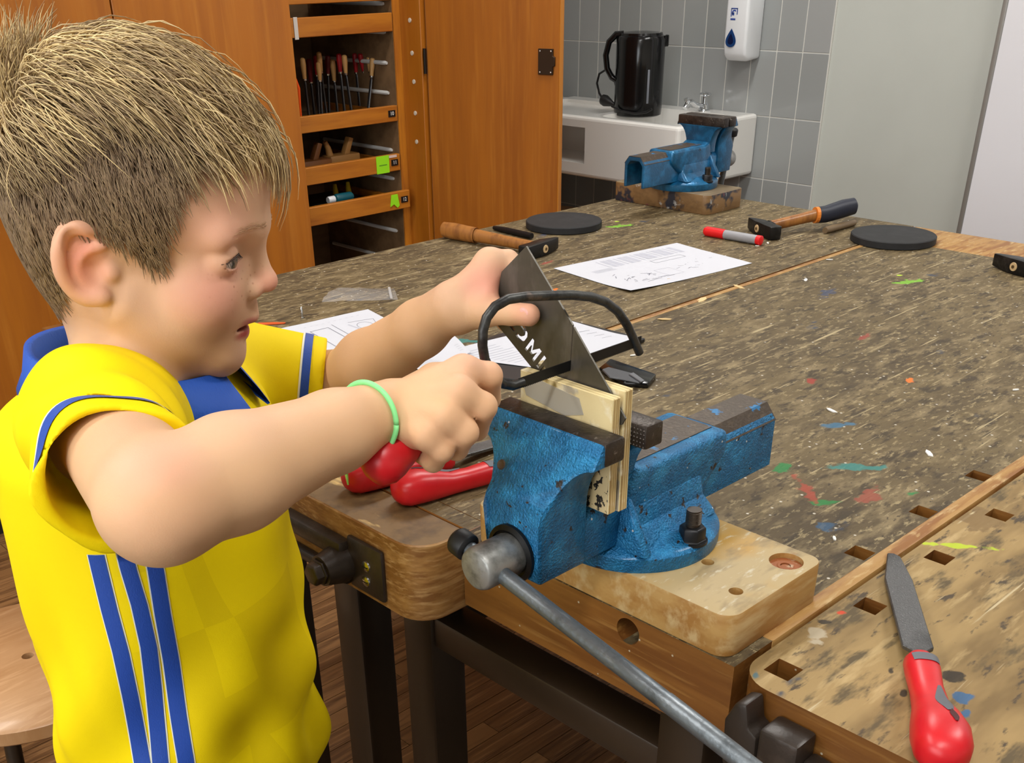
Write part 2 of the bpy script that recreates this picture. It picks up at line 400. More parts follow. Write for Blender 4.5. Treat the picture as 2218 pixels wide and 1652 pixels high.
two_mats(build('end_filler', G().box((.6165, .691, .70), (.6400, 1.025, BZ)), bench_side, t, bevel=.001, seg=1), bench_top)
frame(t, .622, 2.10, .40, .95, ys=(.40, .765))
build('leg', G().box((.622, .9, 0), (.672, .95, .70)), steel_frame, t, bevel=.004)
# end vise: wooden jaw block with rounded corner, cast iron fittings
v = build('vise_jaw_block', plan_prism(rounded_rect(.5516, .692, .6155, 1.02, (.034, 0, 0, 0), 8), .694, BZ), block_wood, t, bevel=.0015, seg=1)
two_mats(v, mat('jaw_block_top', srgb(118, 92, 56), .55, layers=[(srgb(86, 66, 40), (20, 20, 20), .45, .6), (srgb(206, 174, 110), (45, 14, 30), .60, .7)], bump=((90, 60, 60), .4)))
X0 = .5516
def fp(x, y): return onx(x, y, X0)
g = G(); a, b = fp(772, 1172), fp(826, 1268)
br = build('cast_bracket', G().box((X0-.006, .7435, .703), (X0, .800, .762)), cast_dark, t, bevel=.003)
build('bracket_arm', G().box((X0-.016, .800, .735), (X0, 1.02, .755)), cast_dark, br, bevel=.004)
build('bracket_arm', G().box((X0-.012, .800, .703), (X0, 1.02, .716)), cast_dark, br, bevel=.004)
hub = fp(752, 1212)
build('hub', G().lathe((X0, hub[1], hub[2]), (-1, 0, 0), [(.021, 0), (.021, .014), (.017, .03), (.0165, .034)], 28), cast_dark, br, smooth='auto')
build('hex_bolt', G().lathe((X0-.034, hub[1], hub[2]), (-1, 0, 0), [(.0145, 0), (.0145, .003), (.0125, .0032), (.0125, .011), (.0105, .013)], 6), cast_dark, br, bevel=.0008)
for py in (1222, 1254):
    c = fp(804, py); sc = build('screw', G().lathe((X0-.006, c[1], c[2]), (-1, 0, 0), [(.0062, 0), (.0058, .0015), (.003, .0026)], 18), screw_steel, br, smooth='auto')
    build('screw_slot', G().box((X0-.0088, c[1]-.0042, c[2]-.0006), (X0-.0082, c[1]+.0042, c[2]+.0006)), black_steel, br); 
# far bench
t = thing('workbench', 'worn wooden workbench on the cabinet side, with paper sheets and hammers on it', 'workbench', (1.38, 1.34, 0), group='workbenches')
o = build('bench_top', plan_prism([(.640, 1.029), (2.155, 1.029), (2.155, 1.664), (.640, 1.664)], .72, BZ), bench_side, t); two_mats(o, bench_top)
build('end_board', G().box((.608, 1.029, .70), (.6395, 1.664, BZ)), bench_side, t, bevel=.002)
frame(t, .622, 2.10, 1.08, 1.62)
# near bench
t = thing('workbench', 'pale scuffed workbench at lower right with the red handled file on it', 'workbench', (1.38, .03, 0), group='workbenches')
o = build('bench_top', plan_prism(rounded_rect(.600, -.295, 2.155, .3655, (.01, .01, .01, .030), 8), .715, BZ), bench_side)
two_mats(o, bench_pale)
dog_holes(o, [(1885, 1312, .021), (2035, 1207, .021), (2165, 1115, .021), (1697, 1450, .022)])
o.data.transform(Matrix.Translation(-Vector(t.location))); o.parent = t
frame(t, .66, 2.10, -.25, .32)
X1 = .600
def q(x, y): return onx(x, y, X1-.02)
a = onx(1585, 1500, X1-.012); b = onx(1625, 1600, X1-.012)
br = build('cast_bracket', G().box((X1-.028, .288, .698), (X1, .322, .766)), cast_dark, t, bevel=.004)
build('bracket_lug', G().prism([(.334, 0.7040), (.352, 0.7140), (.354, 0.7560), (.346, 0.7760), (.336, 0.7790), (.332, 0.7590), (.324, 0.7540), (.322, 0.7090)], (X1-.026, 0, 0), (0, 1, 0), (0, 0, 1), (.024, 0, 0)), cast_dark, br, bevel=.003)
build('bracket_pin', G().cyl((X1-.014, .334, .749), (X1-.014, .318, .749), .0042, n=16), screw_steel, br, smooth='auto')
build('bracket_arm', G().prism([(.2885, 0.6980), (.2885, 0.7490), (.16, 0.7380), (.16, 0.7140)], (X1-.018, 0, 0), (0, 1, 0), (0, 0, 1), (.017, 0, 0)), cast_dark, br, bevel=.003)
build('bracket_arm', G().prism([(.322, 0.7040), (.30, 0.7040), (.29, 0.6340), (.31, 0.6340)], (X1-.02, 0, 0), (0, 1, 0), (0, 0, 1), (.016, 0, 0)), cast_dark, br, bevel=.003)
build('screw', G().lathe((X1-.028, .3045, .732), (-1, 0, 0), [(.0075, 0), (.0072, .0015), (.004, .003)], 20), screw_steel, br, smooth='auto')
build('screw_slot', G().box((X1-.0316, .2995, .7314), (X1-.0308, .3095, .7326)), black_steel, br)
build('screw_slot', G().box((X1-.0316, .3039, .727), (X1-.0308, .3051, .737)), black_steel, br)

# paint marks on the bench tops
def sp(x, y, rx, ry, rot, c, root):
    p = onz(x, y, BZ); return (p[0]-root[0], p[1]-root[1], rx, ry, rot, c)
rt = (1.38, .70)
stains(bench_top, [sp(1695, 1012, .016, .010, .3, srgb(30, 120, 62), rt), sp(1790, 1088, .020, .009, -.5, srgb(34, 122, 60), rt), sp(1975, 1068, .010, .005, -.4, srgb(30, 124, 66), rt),
    sp(1870, 1012, .045, .009, -.80, srgb(52, 122, 116), rt), sp(1970, 824, .012, .006, .4, srgb(232, 118, 40), rt), sp(1967, 610, .03, .012, -.5, srgb(120, 178, 50), rt),
    sp(1950, 596, .007, .006, 0, srgb(190, 226, 60), rt), sp(1885, 1075, .022, .01, .2, srgb(140, 70, 54), rt), sp(1745, 1060, .03, .008, .9, srgb(150, 66, 48), rt),
    sp(1815, 920, .022, .008, -.6, srgb(60, 104, 132), rt), sp(1790, 1140, .014, .008, .2, srgb(52, 84, 112), rt), sp(1790, 635, .03, .011, .2, srgb(66, 72, 92), rt), sp(1870, 730, .02, .008, 0, srgb(140, 62, 52), rt),
    sp(1758, 823, .012, .010, .5, srgb(150, 54, 44), rt), sp(1850, 520, .03, .02, 0, srgb(110, 76, 60), rt)])
rt3 = (1.38, .03)
stains(bench_pale, [sp(2080, 1182, .040, .0045, -.95, srgb(176, 196, 40), rt3), sp(1823, 1324, .006, .005, 0, srgb(206, 60, 30), rt3), sp(1785, 1345, .005, .007, .5, srgb(20, 20, 24), rt3),
    sp(1770, 1380, .017, .008, .5, srgb(176, 164, 140), rt3), sp(2085, 1510, .010, .008, 0, srgb(40, 96, 140), rt3), sp(2065, 1465, .008, .010, 0, srgb(16, 18, 22), rt3), sp(2092, 1543, .008, .006, 0, srgb(42, 98, 142), rt3),
    sp(1635, 1460, .007, .004, .4, srgb(74, 112, 122), rt3), sp(1930, 1455, .007, .004, .4, srgb(24, 24, 26), rt3), sp(1958, 1500, .005, .003, .2, srgb(20, 22, 24), rt3), sp(2120, 1120, .03, .03, .2, srgb(120, 96, 60), rt3)])

# ------------------------------------------------------------------ tool cabinet
YC = 2.64; YD = 2.73; CT = 2.1
t = thing('tool_cabinet', 'tall orange-brown wooden tool cabinet with one door swung open', 'cabinet', (1.2, 2.9, 0))
CAB = t
black_plinth = mat('cabinet_plinth', srgb(20, 17, 15), .5)
build('plinth', G().box((-.2, YC+.012, 0), (2.25, 3.15, .045)), black_plinth, t)
build('side_panel', G().box((2.228, YC, .045), (2.250, 3.165, CT)), wood_cab, t, bevel=.0015, seg=1)
build('back_panel', G().box((-.2, 3.150, .045), (2.228, 3.165, CT)), wood_in, t)
build('top_panel', G().box((-.2, YC+.02, CT-.022), (2.228, 3.150, CT)), wood_cab, t)
build('bottom_panel', G().box((-.2, YC+.02, .045), (2.228, 3.150, .065)), wood_in, t)
build('inner_side', G().box((2.202, YD, .065), (2.2275, 3.149, CT-.022)), wood_edge, t)
build('inner_lining', G().box((2.2005, YD+.004, .065), (2.2018, 3.149, CT-.022)), wood_in, t)
build('inner_side', G().box((1.775, YC+.022, .065), (1.797, 3.149, CT-.022)), wood_in, t)
for x0, x1 in ((1.2985, 1.7875), (.806, 1.2945), (.312, .802), (-.19, .308)):
    build('closed_door', G().box((x0, YC, .05), (x1, YC+.02, CT-.002)), wood_cab, t, bevel=.0015, seg=1)
# small white pegs in the side panel
for (x, y) in ((888, 44), (893, 115), (897, 177), (900, 245), (903, 307)):
    p = onx(x, y, 2.228); build('peg', G().lathe((2.2285, p[1], p[2]), (-1, 0, 0), [(.0065, 0), (.006, .003), (.002, .0036)], 14), mat('peg_white', srgb(206, 196, 180), .4), t, smooth='auto')
# the open door, swung past a right angle
hx, hy = 2.240, YC-.004
ddir = np.array([.112, -.427, 0]); ddir /= np.linalg.norm(ddir); dn = np.array([ddir[1], -ddir[0], 0])
if dn[0] > 0: dn = -dn
D0 = np.array([hx, hy, .05])
d = build('open_door', G().prism([(.004, 0), (.442, 0), (.442, 2.046), (.004, 2.046)], D0-dn*0.0, ddir, (0, 0, 1), -dn*.02), wood_cab, t, bevel=.0015, seg=1)
build('door_lipping', G().prism([(.4425, 0), (.4445, 0), (.4445, 2.046), (.4425, 2.046)], D0, ddir, (0, 0, 1), -dn*.02), wood_edge, d)
lc = onx(1168, 140, 2.315)
lk = D0 + ddir*.405
build('lock_plate', G().prism([(-.026, -.032), (.020, -.032), (.020, -.012), (.026, -.010), (.026, .012), (.020, .014), (.020, .032), (-.026, .032)], (lk[0]+dn[0]*.0005, lk[1]+dn[1]*.0005, 1.012), ddir, (0, 0, 1), dn*.006), mat('lock_bronze', srgb(58, 42, 28), .45, .6), d, bevel=.001, seg=1)
for a, b in ((-.02, -.026), (.014, -.026), (-.02, .026), (.014, .026)):
    c = np.array([lk[0], lk[1], 1.012])+ddir*a+np.array([0, 0, b])+dn*.0065
    build('screw', G().lathe(c, dn, [(.0028, 0), (.0024, .001), (.0008, .0014)], 10), screw_steel, d)
hg = ony(912, 133, YC-.006)
build('hinge', G().cyl((2.233, YC-.008, hg[2]-.033), (2.233, YC-.008, hg[2]+.033), .005, n=12), mat('hinge_dark', srgb(40, 32, 26), .4, .7), t, smooth='auto')
# runners on the lining
runner_m = mat('drawer_runner', srgb(200, 198, 194), .35)
for (x, y) in ((847, 137), (850, 202), (858, 326), (862, 388), (871, 502), (877, 566), (843, 8), (846, 70)):
    z = onx(x, y, 2.2)[2]
    build('runner', G().tube([(2.197, YD+.035, z), (2.197, YD+.042, z), (2.197, 3.12, z)], [.004, .0058, .0058], 8), runner_m, t, smooth='auto')
def zz(x, y, Y): return ony(x, y, Y)[2]
DRAWERS = []
dtag = mat('drawer_tag_black', srgb(16, 16, 18), .4); tag_ink = mat('drawer_tag_ink', srgb(230, 230, 226), .5)
note_m = mat('green_sticky_note', srgb(150, 226, 24), .6)
text_cache = []
def text_mesh(s, size, extrude=0.0, align='CENTER', bold=0.0):
    cu = bpy.data.curves.new('txt', 'FONT'); cu.body = s; cu.size = size; cu.extrude = extrude; cu.align_x = align; cu.align_y = 'CENTER'; cu.resolution_u = 3; cu.offset = bold
    ob = bpy.data.objects.new('txt', cu); COL.objects.link(ob); bpy.context.view_layer.update()
    dg = bpy.context.evaluated_depsgraph_get(); me = bpy.data.meshes.new_from_object(ob.evaluated_get(dg))
    bpy.data.objects.remove(ob); return me
def text_obj(name, s, size, M, m, parent, extrude=0.0002):
    me = text_mesh(s, size, extrude); me.transform(parent_world(parent).inverted() @ M); me.materials.clear(); me.materials.append(m)
    ob = bpy.data.objects.new(name, me); COL.objects.link(ob); ob.parent = parent; return ob
def M_axes(o, u, v, w):
    return Matrix(((u[0], v[0], w[0], o[0]), (u[1], v[1], w[1], o[1]), (u[2], v[2], w[2], o[2]), (0, 0, 0, 1)))
for k, (pt, pb, yd, num) in enumerate([((845, -38), (848, 0), YD, None), ((849, 27), (849, 68), YD, None), ((861, 228), (861, 262), YD, '10'), ((869, 332), (869, 368), YD, '11'), ((886, 411), (886, 449), 2.692, '12')]):
    z1, z0 = zz(*pt, yd), zz(*pb, yd)
    dr = build('drawer', G().box((1.80, yd, z0), (2.199, yd+.018, z1)), wood_drawer, t, bevel=.0015, seg=1)
    DRAWERS.append((dr, yd, z0, z1))
    build('drawer_bottom', G().box((1.81, yd+.018, z0+.004), (2.19, yd+.36, z0+.010)), wood_in, dr)
    build('drawer_side', G().box((2.178, yd+.018, z0+.004), (2.190, yd+.36, z0+.03)), wood_drawer, dr)
    if num:
        zc = (z0+z1)/2
        build('number_tag', G().box((2.163, yd-.002, zc-.008), (2.189, yd, zc+.010)), dtag, dr)
        text_obj('number', num, .015, M_axes((2.176, yd-.0023, zc+.001), (1, 0, 0), (0, 0, 1), (0, -1, 0)), tag_ink, dr)
dr, yd, z0, z1 = DRAWERS[3]
build('sticky_note', G().box((2.105, yd-.0015, z0-.001), (2.154, yd-.0006, z1+.001)), note_m, dr)
build('note_writing', G().box((2.115, yd-.0019, (z0+z1)/2-.003), (2.145, yd-.0016, (z0+z1)/2)), mat('note_ink', srgb(90, 150, 30), .6), dr)
build('price_sticker', G().box((2.155, yd-.0015, z1-.008), (2.185, yd-.0006, z1-.001)), mat('pale_sticker', srgb(214, 190, 180), .6), dr)
dr, yd, z0, z1 = DRAWERS[4]
build('sticky_note', G().prism([(2.118, z0+.012), (2.132, z0+.018), (2.146, z0+.006), (2.154, z0+.012), (2.148, z0+.046), (2.124, z0+.046)], (0, yd-.003, 0), (1, 0, 0), (0, 0, 1), (0, .0016, 0)), note_m, dr)
dr, yd, z0, z1 = DRAWERS[1]
build('paper_label', G().box((1.855, yd-.002, z0-.004), (1.868, yd-.0005, z1+.002)), mat('old_label', srgb(206, 200, 192), .6), dr, bevel=.0005, seg=1)
# files standing in the drawer
dr, yd, z0, z1 = DRAWERS[2]
FB = z0+.012
wood_h = mat('file_handle_wood', srgb(198, 152, 92), .45); red_h = mat('file_handle_red', srgb(176, 26, 36), .4); dkred_h = mat('file_handle_dark_red', srgb(120, 24, 30), .4)
file_steel = mat('file_steel', srgb(96, 96, 98), .4, .9, bump=(900, .2))
filesp = [((300, 690), (330, 940), (370, 1290), wood_h), ((375, 700), (405, 975), (440, 1290), dkred_h), ((463, 660), (478, 890), (498, 1280), red_h), ((494, 620), (525, 850), (575, 1250), wood_h),
    ((492, 740), (512, 955), (530, 1290), wood_h), ((605, 660), (607, 880), (620, 1290), dkred_h), ((660, 710), (683, 960), (715, 1280), wood_h), ((735, 640), (755, 855), (800, 1280), red_h),
    ((800, 655), (820, 870), (880, 1270), wood_h), ((925, 635), (945, 860), (985, 1270), red_h), ((990, 640), (1035, 850), (1062, 1250), red_h), ((1095, 680), (1110, 850), (1130, 1250), wood_h), ((1140, 690), (1128, 905), (1092, 1250), wood_h)]
ordn = ['leftmost', 'second', 'third', 'fourth', 'fifth', 'sixth', 'seventh', 'eighth', 'ninth', 'tenth', 'eleventh', 'twelfth', 'thirteenth']
for k, (a, b, c, hm) in enumerate(filesp):
    Yf = YD+.10+.03*((k*3) % 4)
    pa, pb, pc = [ony(600+x/5.506, y/5.506, Yf) for x, y in (a, b, c)]
    dv = (pc-pb)/np.linalg.norm(pc-pb); s_ = (FB+.0005-pb[2])/dv[2]; pc = pb+dv*s_
    nm = {'file_handle_wood': 'wood-handled', 'file_handle_red': 'bright red handled', 'file_handle_dark_red': 'dark red handled'}[hm.name]
    t2 = thing('hand_file', '%s file standing upright in the open cabinet drawer, %s' % (nm, 'leftmost of the row' if k == 0 else ordn[k]+' from the left'), 'file', pc, group='files standing in the cabinet drawer')
    build('handle', G().tube([pa, pa+(pb-pa)*.06, pa+(pb-pa)*.35, pa+(pb-pa)*.8, pb], [.004, .0075, .0085, .0062, .0055], 10), hm, t2, smooth='auto')
    build('ferrule', G().cyl(pb, pb+(pc-pb)*.04, .0058, n=10), screw_steel, t2)
    build('blade', G().tube([pb+(pc-pb)*.04, pb+(pc-pb)*.12, pb+(pc-pb)*.9, pc], [.003, .0055, .006, .004], 8, flat=.5), file_steel, t2)
pc = ony(645, 178, YD+.05)
t2 = thing('cutter_knife', 'orange plastic tool handle at the left end of the tool drawer', 'hand tool', (pc[0], pc[1], FB))
build('grip', G().tube([(pc[0]-.004, pc[1], FB), (pc[0]-.006, pc[1], FB+.05), (pc[0]-.004, pc[1], FB+.1), (pc[0]-.008, pc[1], FB+.125)], [.008, .011, .012, .006], 12, flat=.5), mat('orange_plastic', srgb(236, 84, 20), .4), t2, smooth='auto')
# wooden planes in the drawer below
dr, yd, z0, z1 = DRAWERS[3]; ZB = z0+.0105
for k, (x0, x1, y0, lab) in enumerate(((1.85, 1.98, .05, 'dark wooden hand plane lying in the second open drawer, left end'), (1.99, 2.10, .07, 'pale wooden hand plane lying in the second open drawer, beside the green note'))):
    t2 = thing('hand_plane', lab, 'hand plane', ((x0+x1)/2, yd+y0+.03, ZB))
    wm = mat('plane_wood_%d' % k, (srgb(120, 74, 34), srgb(168, 122, 66))[k], .5)
    build('plane_body', G().box((x0, yd+y0, ZB), (x1, yd+y0+.05, ZB+.045)), wm, t2, bevel=.004)
    build('plane_wedge', G().prism([(0, .03), (.02, .03), (.045, .085), (.03, .09)], ((x0+x1)/2, yd+y0+.014, ZB), (1, 0, 0), (0, 0, 1), (0, .022, 0)), wm, t2, bevel=.002)
    build('plane_horn', G().tube([(x0+.015, yd+y0+.025, ZB+.04), (x0+.010, yd+y0+.025, ZB+.065), (x0, yd+y0+.025, ZB+.085)], [.012, .009, .007], 10), wm, t2, smooth='auto')
# tube and handles in the lowest filled drawer
dr, yd, z0, z1 = DRAWERS[4]; ZB = z0+.0105
t2 = thing('glue_bottle', 'small teal bottle with a white cap lying in the lowest open drawer', 'bottle', (1.96, yd+.06, ZB))
build('bottle_body', G().lathe((1.955, yd+.06, ZB+.040), (1, 0, 0), [(.008, 0), (.013, .004), (.014, .01), (.014, .06), (.008, .068)], 18), mat('teal_plastic', srgb(16, 84, 96), .35), t2, smooth='auto')
build('bottle_cap', G().lathe((1.931, yd+.06, ZB+.040), (1, 0, 0), [(.009, 0), (.0105, .003), (.0105, .023)], 14), white_plastic, t2, smooth='auto')
build('bottle_rest', G().box((1.90, yd+.03, ZB), (2.06, yd+.10, ZB+.026)), mat('dark_tray_foam', srgb(20, 24, 28), .7), t2)
for k, x in enumerate((2.02, 2.07)):
    single('screwdriver', G().tube([(x, yd+.14, ZB+.009), (x+.006, yd+.15, ZB+.03), (x+.012, yd+.16, ZB+.06)], [.008, .010, .006], 10), mat('yellow_plastic', srgb(190, 160, 20), .4), 'yellow screwdriver handle sticking up in the lowest open drawer, %s of the pair' % ('left' if k == 0 else 'right'), 'screwdriver', (x, yd+.14, ZB), group='yellow handles in the lowest drawer', smooth='auto')

# ------------------------------------------------------------------ sink, tap, kettle, soap dispenser
SX0, SX1, SY0, SY1, SZ0, SZ1 = 2.95, XW-.0095, 2.243, 3.10, .590, .786
t = thing('sink', 'large white ceramic sink with drainer mounted on the tiled wall', 'sink', ((SX0+SX1)/2, 2.67, SZ0))
o = build('sink_body', G().box((SX0, SY0, SZ0), (SX1, SY1, SZ1)), ceramic, bevel=.012, seg=3)
boolean_cut(o, plan_prism(rounded_rect(SX0+.035, SY0+.04, SX1-.09, 2.625, (.05,)*4, 6), SZ1-.15, SZ1+.05))
boolean_cut(o, plan_prism(rounded_rect(SX0+.03, 2.66, SX1-.09, SY1-.04, (.02,)*4, 4), SZ1-.012, SZ1+.05))
boolean_cut(o, G().box((SX0-.05, 2.643, SZ0+.045), (SX0+.20, SY1-.05, SZ1-.035)))
o.data.transform(Matrix.Translation(-Vector(t.location))); o.parent = t
for p in o.data.polygons: p.use_smooth = False
ov = (SX1-.0905, 2.50, SZ1-.045)
build('overflow_hole', G().lathe(ov, (-1, 0, 0), [(.016, -.002), (.016, .001), (.001, .0012)], 18), black_matte, t)
t = thing('water_tap', 'chrome wall tap above the white sink', 'tap', (SX1, 2.44, .80))
tp = ony(1525, 205, 2.44)
TX = 3.33; TYv = onx(1525, 240, TX)[1]; TZ = onx(1525, 210, TX)[2]
build('tap_body', G().lathe((TX, TYv, SZ1-.001), Z, [(.021, 0), (.021, .004), (.014, .007), (.014, .022), (.010, .026)], 20), chrome, t, smooth='auto')
build('valve_stem', G().cyl((TX, TYv, .806), (TX, TYv, TZ+.006), .0075, n=16), chrome, t, smooth='auto')
build('tap_handle', G().lathe((TX, TYv, TZ+.002), Z, [(.006, 0), (.018, .003), (.022, .007), (.018, .012), (.004, .015)], 22), chrome, t, smooth='auto')
sp0 = onx(1490, 228, 3.22)
build('spout', G().tube([(TX, TYv, .800), (3.30, TYv+.002, .804), (3.26, sp0[1], .812), (3.24, sp0[1], .824), (3.22, sp0[1], .824), (3.205, sp0[1], .806)], .0085, 12), chrome, t, smooth='auto')
build('spout_tip', G().cyl((3.225, sp0[1]+.002, .806), (3.215, sp0[1]+.006, .836), .0075, n=12), chrome, t, smooth='auto')

KX = 3.17; kc = onx(1383, 236, KX); KY, KZ = kc[1], SZ1+.0005-.012
t = thing('electric_kettle', 'black electric kettle standing on the white sink drainer', 'kettle', (KX, KY+.01, KZ))
KY += .004
hk = onx(1400, 72, KX)[2]-KZ
build('kettle_body', G().lathe((KX, KY, KZ), Z, [(.074, 0), (.082, .004), (.0835, .02), (.083, .06), (.083, hk*.6), (.084, hk*.93), (.080, hk*.97), (.06, hk)], 40), black_plastic, t, smooth='auto')
hv = np.array([-.62, .78, 0]); hv /= np.linalg.norm(hv)   # handle points to the cabinet side
hp = lambda a, z: np.array([KX, KY, KZ+z])+hv*a
hl = [hp(.060, hk*.985), hp(.085, hk*.985), hp(.108, hk*.90), hp(.118, hk*.74), hp(.112, hk*.58), hp(.095, hk*.47), hp(.070, hk*.42)]
build('kettle_handle', G().tube(hl, [.015, .014, .013, .013, .013, .013, .014], 14, flat=.8), black_plastic, t, smooth='auto')
build('kettle_lid', G().lathe((KX, KY, KZ+hk-.006), Z, [(.074, 0), (.072, .008), (.03, .012), (.001, .013)], 32), black_plastic, t, smooth='auto')
build('kettle_spout', G().prism([(-.022, 0), (.022, 0), (.006, .014), (-.006, .014)], np.array([KX, KY, KZ+hk*.84])-hv*.080, np.array([-hv[1], hv[0], 0]), -hv, (0, 0, hk*.14)), black_plastic, t, bevel=.004)
gv = -np.array([math.cos(YAW+.25), math.sin(YAW+.25), 0])
gd = np.array([-gv[1], gv[0], 0])
build('water_gauge', G().prism([(-.004, .045), (.004, .045), (.004, .15), (-.004, .15)], np.array([KX, KY, KZ])+gv*.0835, gd, (0, 0, 1), gv*.003), mat('gauge_clear', srgb(120, 124, 132), .15), t, bevel=.002)
cp = [onx(x, y, KX-.04) for x, y in ((1345, 236), (1336, 215), (1335, 190), (1328, 162), (1312, 151), (1298, 160), (1293, 180), (1298, 202), (1310, 222))]
build('kettle_cord', G().tube(cp, .0038, 8), black_matte, t, smooth='auto')
pp = onx(1318, 218, KX-.04)
build('cord_plug', G().lathe(pp+np.array([0, .018, -.0]), (0, -1, -.25), [(.006, -.018), (.017, -.01), (.019, .004), (.013, .024), (.008, .04), (.004, .05)], 16), black_matte, t, smooth='auto')
lw = [onx(x, y, KX-.09) for x, y in ((1325, 230), (1345, 240), (1375, 246), (1400, 243), (1412, 236))]
for q_ in lw: q_[2] = max(q_[2], SZ1-.008)
build('kettle_cord', G().tube(lw, .0038, 8), black_matte, t, smooth='auto')

t = thing('soap_dispenser', 'white wall soap dispenser with blue teardrop window', 'soap dispenser', (XW-.0095, 2.31, .945))
DX = XW-.105; yl = onx(1566, 100, DX)[1]; yr = onx(1612, 100, DX)[1]; zb = onx(1585, 135, DX)[2]
prof = [(0, .0), (-.07, -.006), (-.088, .010), (-.094, .04), (-.094, .20), (-.085, .25), (-.06, .27), (0, .27)]
build('dispenser_body', G().prism(prof, (XW-.0095, yr-.002, zb+.008), (1, 0, 0), (0, 0, 1), (0, yl-yr+.004, 0)), white_plastic, t, bevel=.010, seg=3)
dc = onx(1583, 82, DX)
def drop(s): return [(s*.95*math.sin(a)*(math.sin(a/2)**1.3), -s*math.cos(a)*.95) for a in [2*math.pi*k/28 for k in range(28)]]
drop_poly = [(-x, -y) for x, y in drop(.029)]
XFACE = XW-.0095-.094
build('level_window', G().prism(drop_poly, (XFACE-.0005, dc[1], dc[2]), (0, 1, 0), (0, 0, 1), (-.002, 0, 0)), mat('blue_window', srgb(24, 60, 110), .1), t, bevel=.0008, seg=1)
build('window_dark', G().prism([(x*.55, y*.6-.003) for x, y in drop_poly], (XFACE-.0026, dc[1], dc[2]), (0, 1, 0), (0, 0, 1), (-.0006, 0, 0)), mat('blue_window_dark', srgb(10, 26, 62), .1), t)
lc = onx(1590, 30, DX); blue_ink = mat('blue_print', srgb(44, 72, 150), .5)
def sq(a, b, c, d_): return [(a, b), (c, b), (c, d_), (a, d_)]
lg = G()
for pl in (sq(-.013, .014, .013, .017), sq(-.013, -.008, -.010, .017), sq(.010, -.002, .013, .017), sq(-.013, -.018, .006, -.013), sq(-.008, -.004, .0, .004)):
    lg.prism(pl, (XFACE-.0003, lc[1], lc[2]), (0, -1, 0), (0, 0, 1), (-.0006, 0, 0))
aa = [R(40+10*k) for k in range(19)]
lg.prism([(.009*math.cos(a), .009*math.sin(a)+.003) for a in aa]+[(.005*math.cos(a), .005*math.sin(a)+.003) for a in reversed(aa)], (XFACE-.0003, lc[1], lc[2]), (0, -1, 0), (0, 0, 1), (-.0006, 0, 0))
build('logo', lg, blue_ink, t)

# ------------------------------------------------------------------ stools
beech = mat('beech_seat', srgb(176, 135, 94), .42, coat=.15, layers=[(srgb(162, 119, 77), (6, 40, 6), .42, .65), (srgb(189, 149, 108), (14, 120, 14), .52, .7)])
def stool(lab, c, sz, rad=.165):
    t = thing('stool', lab, 'stool', (c[0], c[1], 0), group='round stools')
    s_ = build('seat', G().lathe((c[0], c[1], sz-.03), Z, [(rad-.004, 0), (rad, .004), (rad, .022), (rad-.004, .026), (rad-.016, .0275), (rad-.019, .030), (.008, .030), (.0075, .012), (.001, .012)], 64), beech, t, smooth='auto')
    build('screw_hole', G().lathe((c[0], c[1], sz-.0175), Z, [(.0074, 0), (.001, .0004)], 16), black_matte, s_)
    for a in (45, 135, 225, 315):
        dx, dy = math.cos(R(a)), math.sin(R(a))
        build('leg', G().cyl((c[0]+dx*.09, c[1]+dy*.09, sz-.03), (c[0]+dx*.16, c[1]+dy*.16, 0.0), .011, n=12), steel_frame, t, smooth='auto')
    build('foot_ring', G().tube([(c[0]+.135*math.cos(2*math.pi*k/32), c[1]+.135*math.sin(2*math.pi*k/32), .15) for k in range(33)], .007, 8), steel_frame, t, smooth='auto')
sc0 = onz(60, 1420, .45)
stool('round beech stool with centre hole standing behind the child', (sc0[0], sc0[1]), .45)
stool('round wooden stool half hidden behind the open cabinet door', (2.94, 2.79), .45, .165)
# ------------------------------------------------------------------ blue bench vises
vise_blue = mat('vise_blue_paint', srgb(18, 104, 154), 0.38, 0.4, coat=0.2, layers=[(srgb(44, 142, 196), (50, 50, 50), .45, .7), (srgb(12, 80, 120), (14, 14, 14), .5, .75), (srgb(40, 34, 30), (85, 85, 85), .635, .655, 'noise', 5.0), (srgb(46, 38, 34), (24, 24, 24), .655, .675, 'noise', 6.0), (srgb(210, 215, 215), (60, 60, 60), .07, .045, 'voro')], bumps=[(520, .9), (230, .5)])
vise_blue2 = mat('vise_blue_paint_far', srgb(16, 82, 120), 0.32, 0.35, coat=0.3, layers=[(srgb(30, 116, 166), (40, 40, 40), .45, .7), (srgb(36, 32, 30), (40, 40, 40), .68, .70, 'noise', 5.0), (srgb(60, 150, 60), (16, 16, 16), .70, .72)], bumps=[(300, .3)])
jaw_steel = mat('jaw_steel', srgb(66, 58, 52), 0.42, 0.6, layers=[(srgb(40, 34, 30), (40, 40, 40), .45, .65), (srgb(128, 122, 116), (140, 140, 140), .62, .72)], bump=(260, .35))
bare_brown = mat('bare_slide_iron', srgb(70, 58, 46), 0.45, 0.3, layers=[(srgb(96, 82, 66), (120, 120, 120), .55, .7), (srgb(36, 110, 160), (34, 34, 34), .60, .63, 'noise', 5.0)], bump=(300, .2))
spindle_steel = mat('spindle_steel', srgb(156, 156, 152), 0.45, 0.7, layers=[(srgb(104, 104, 100), (60, 60, 60), .45, .7)], bump=(200, .15))
rod_steel = mat('tommy_bar_steel', srgb(120, 127, 132), 0.42, 0.8, layers=[(srgb(160, 166, 170), (200, 20, 60), .6, .72), (srgb(84, 90, 94), (30, 30, 30), .5, .7)], bump=(240, .2))
VL = 0
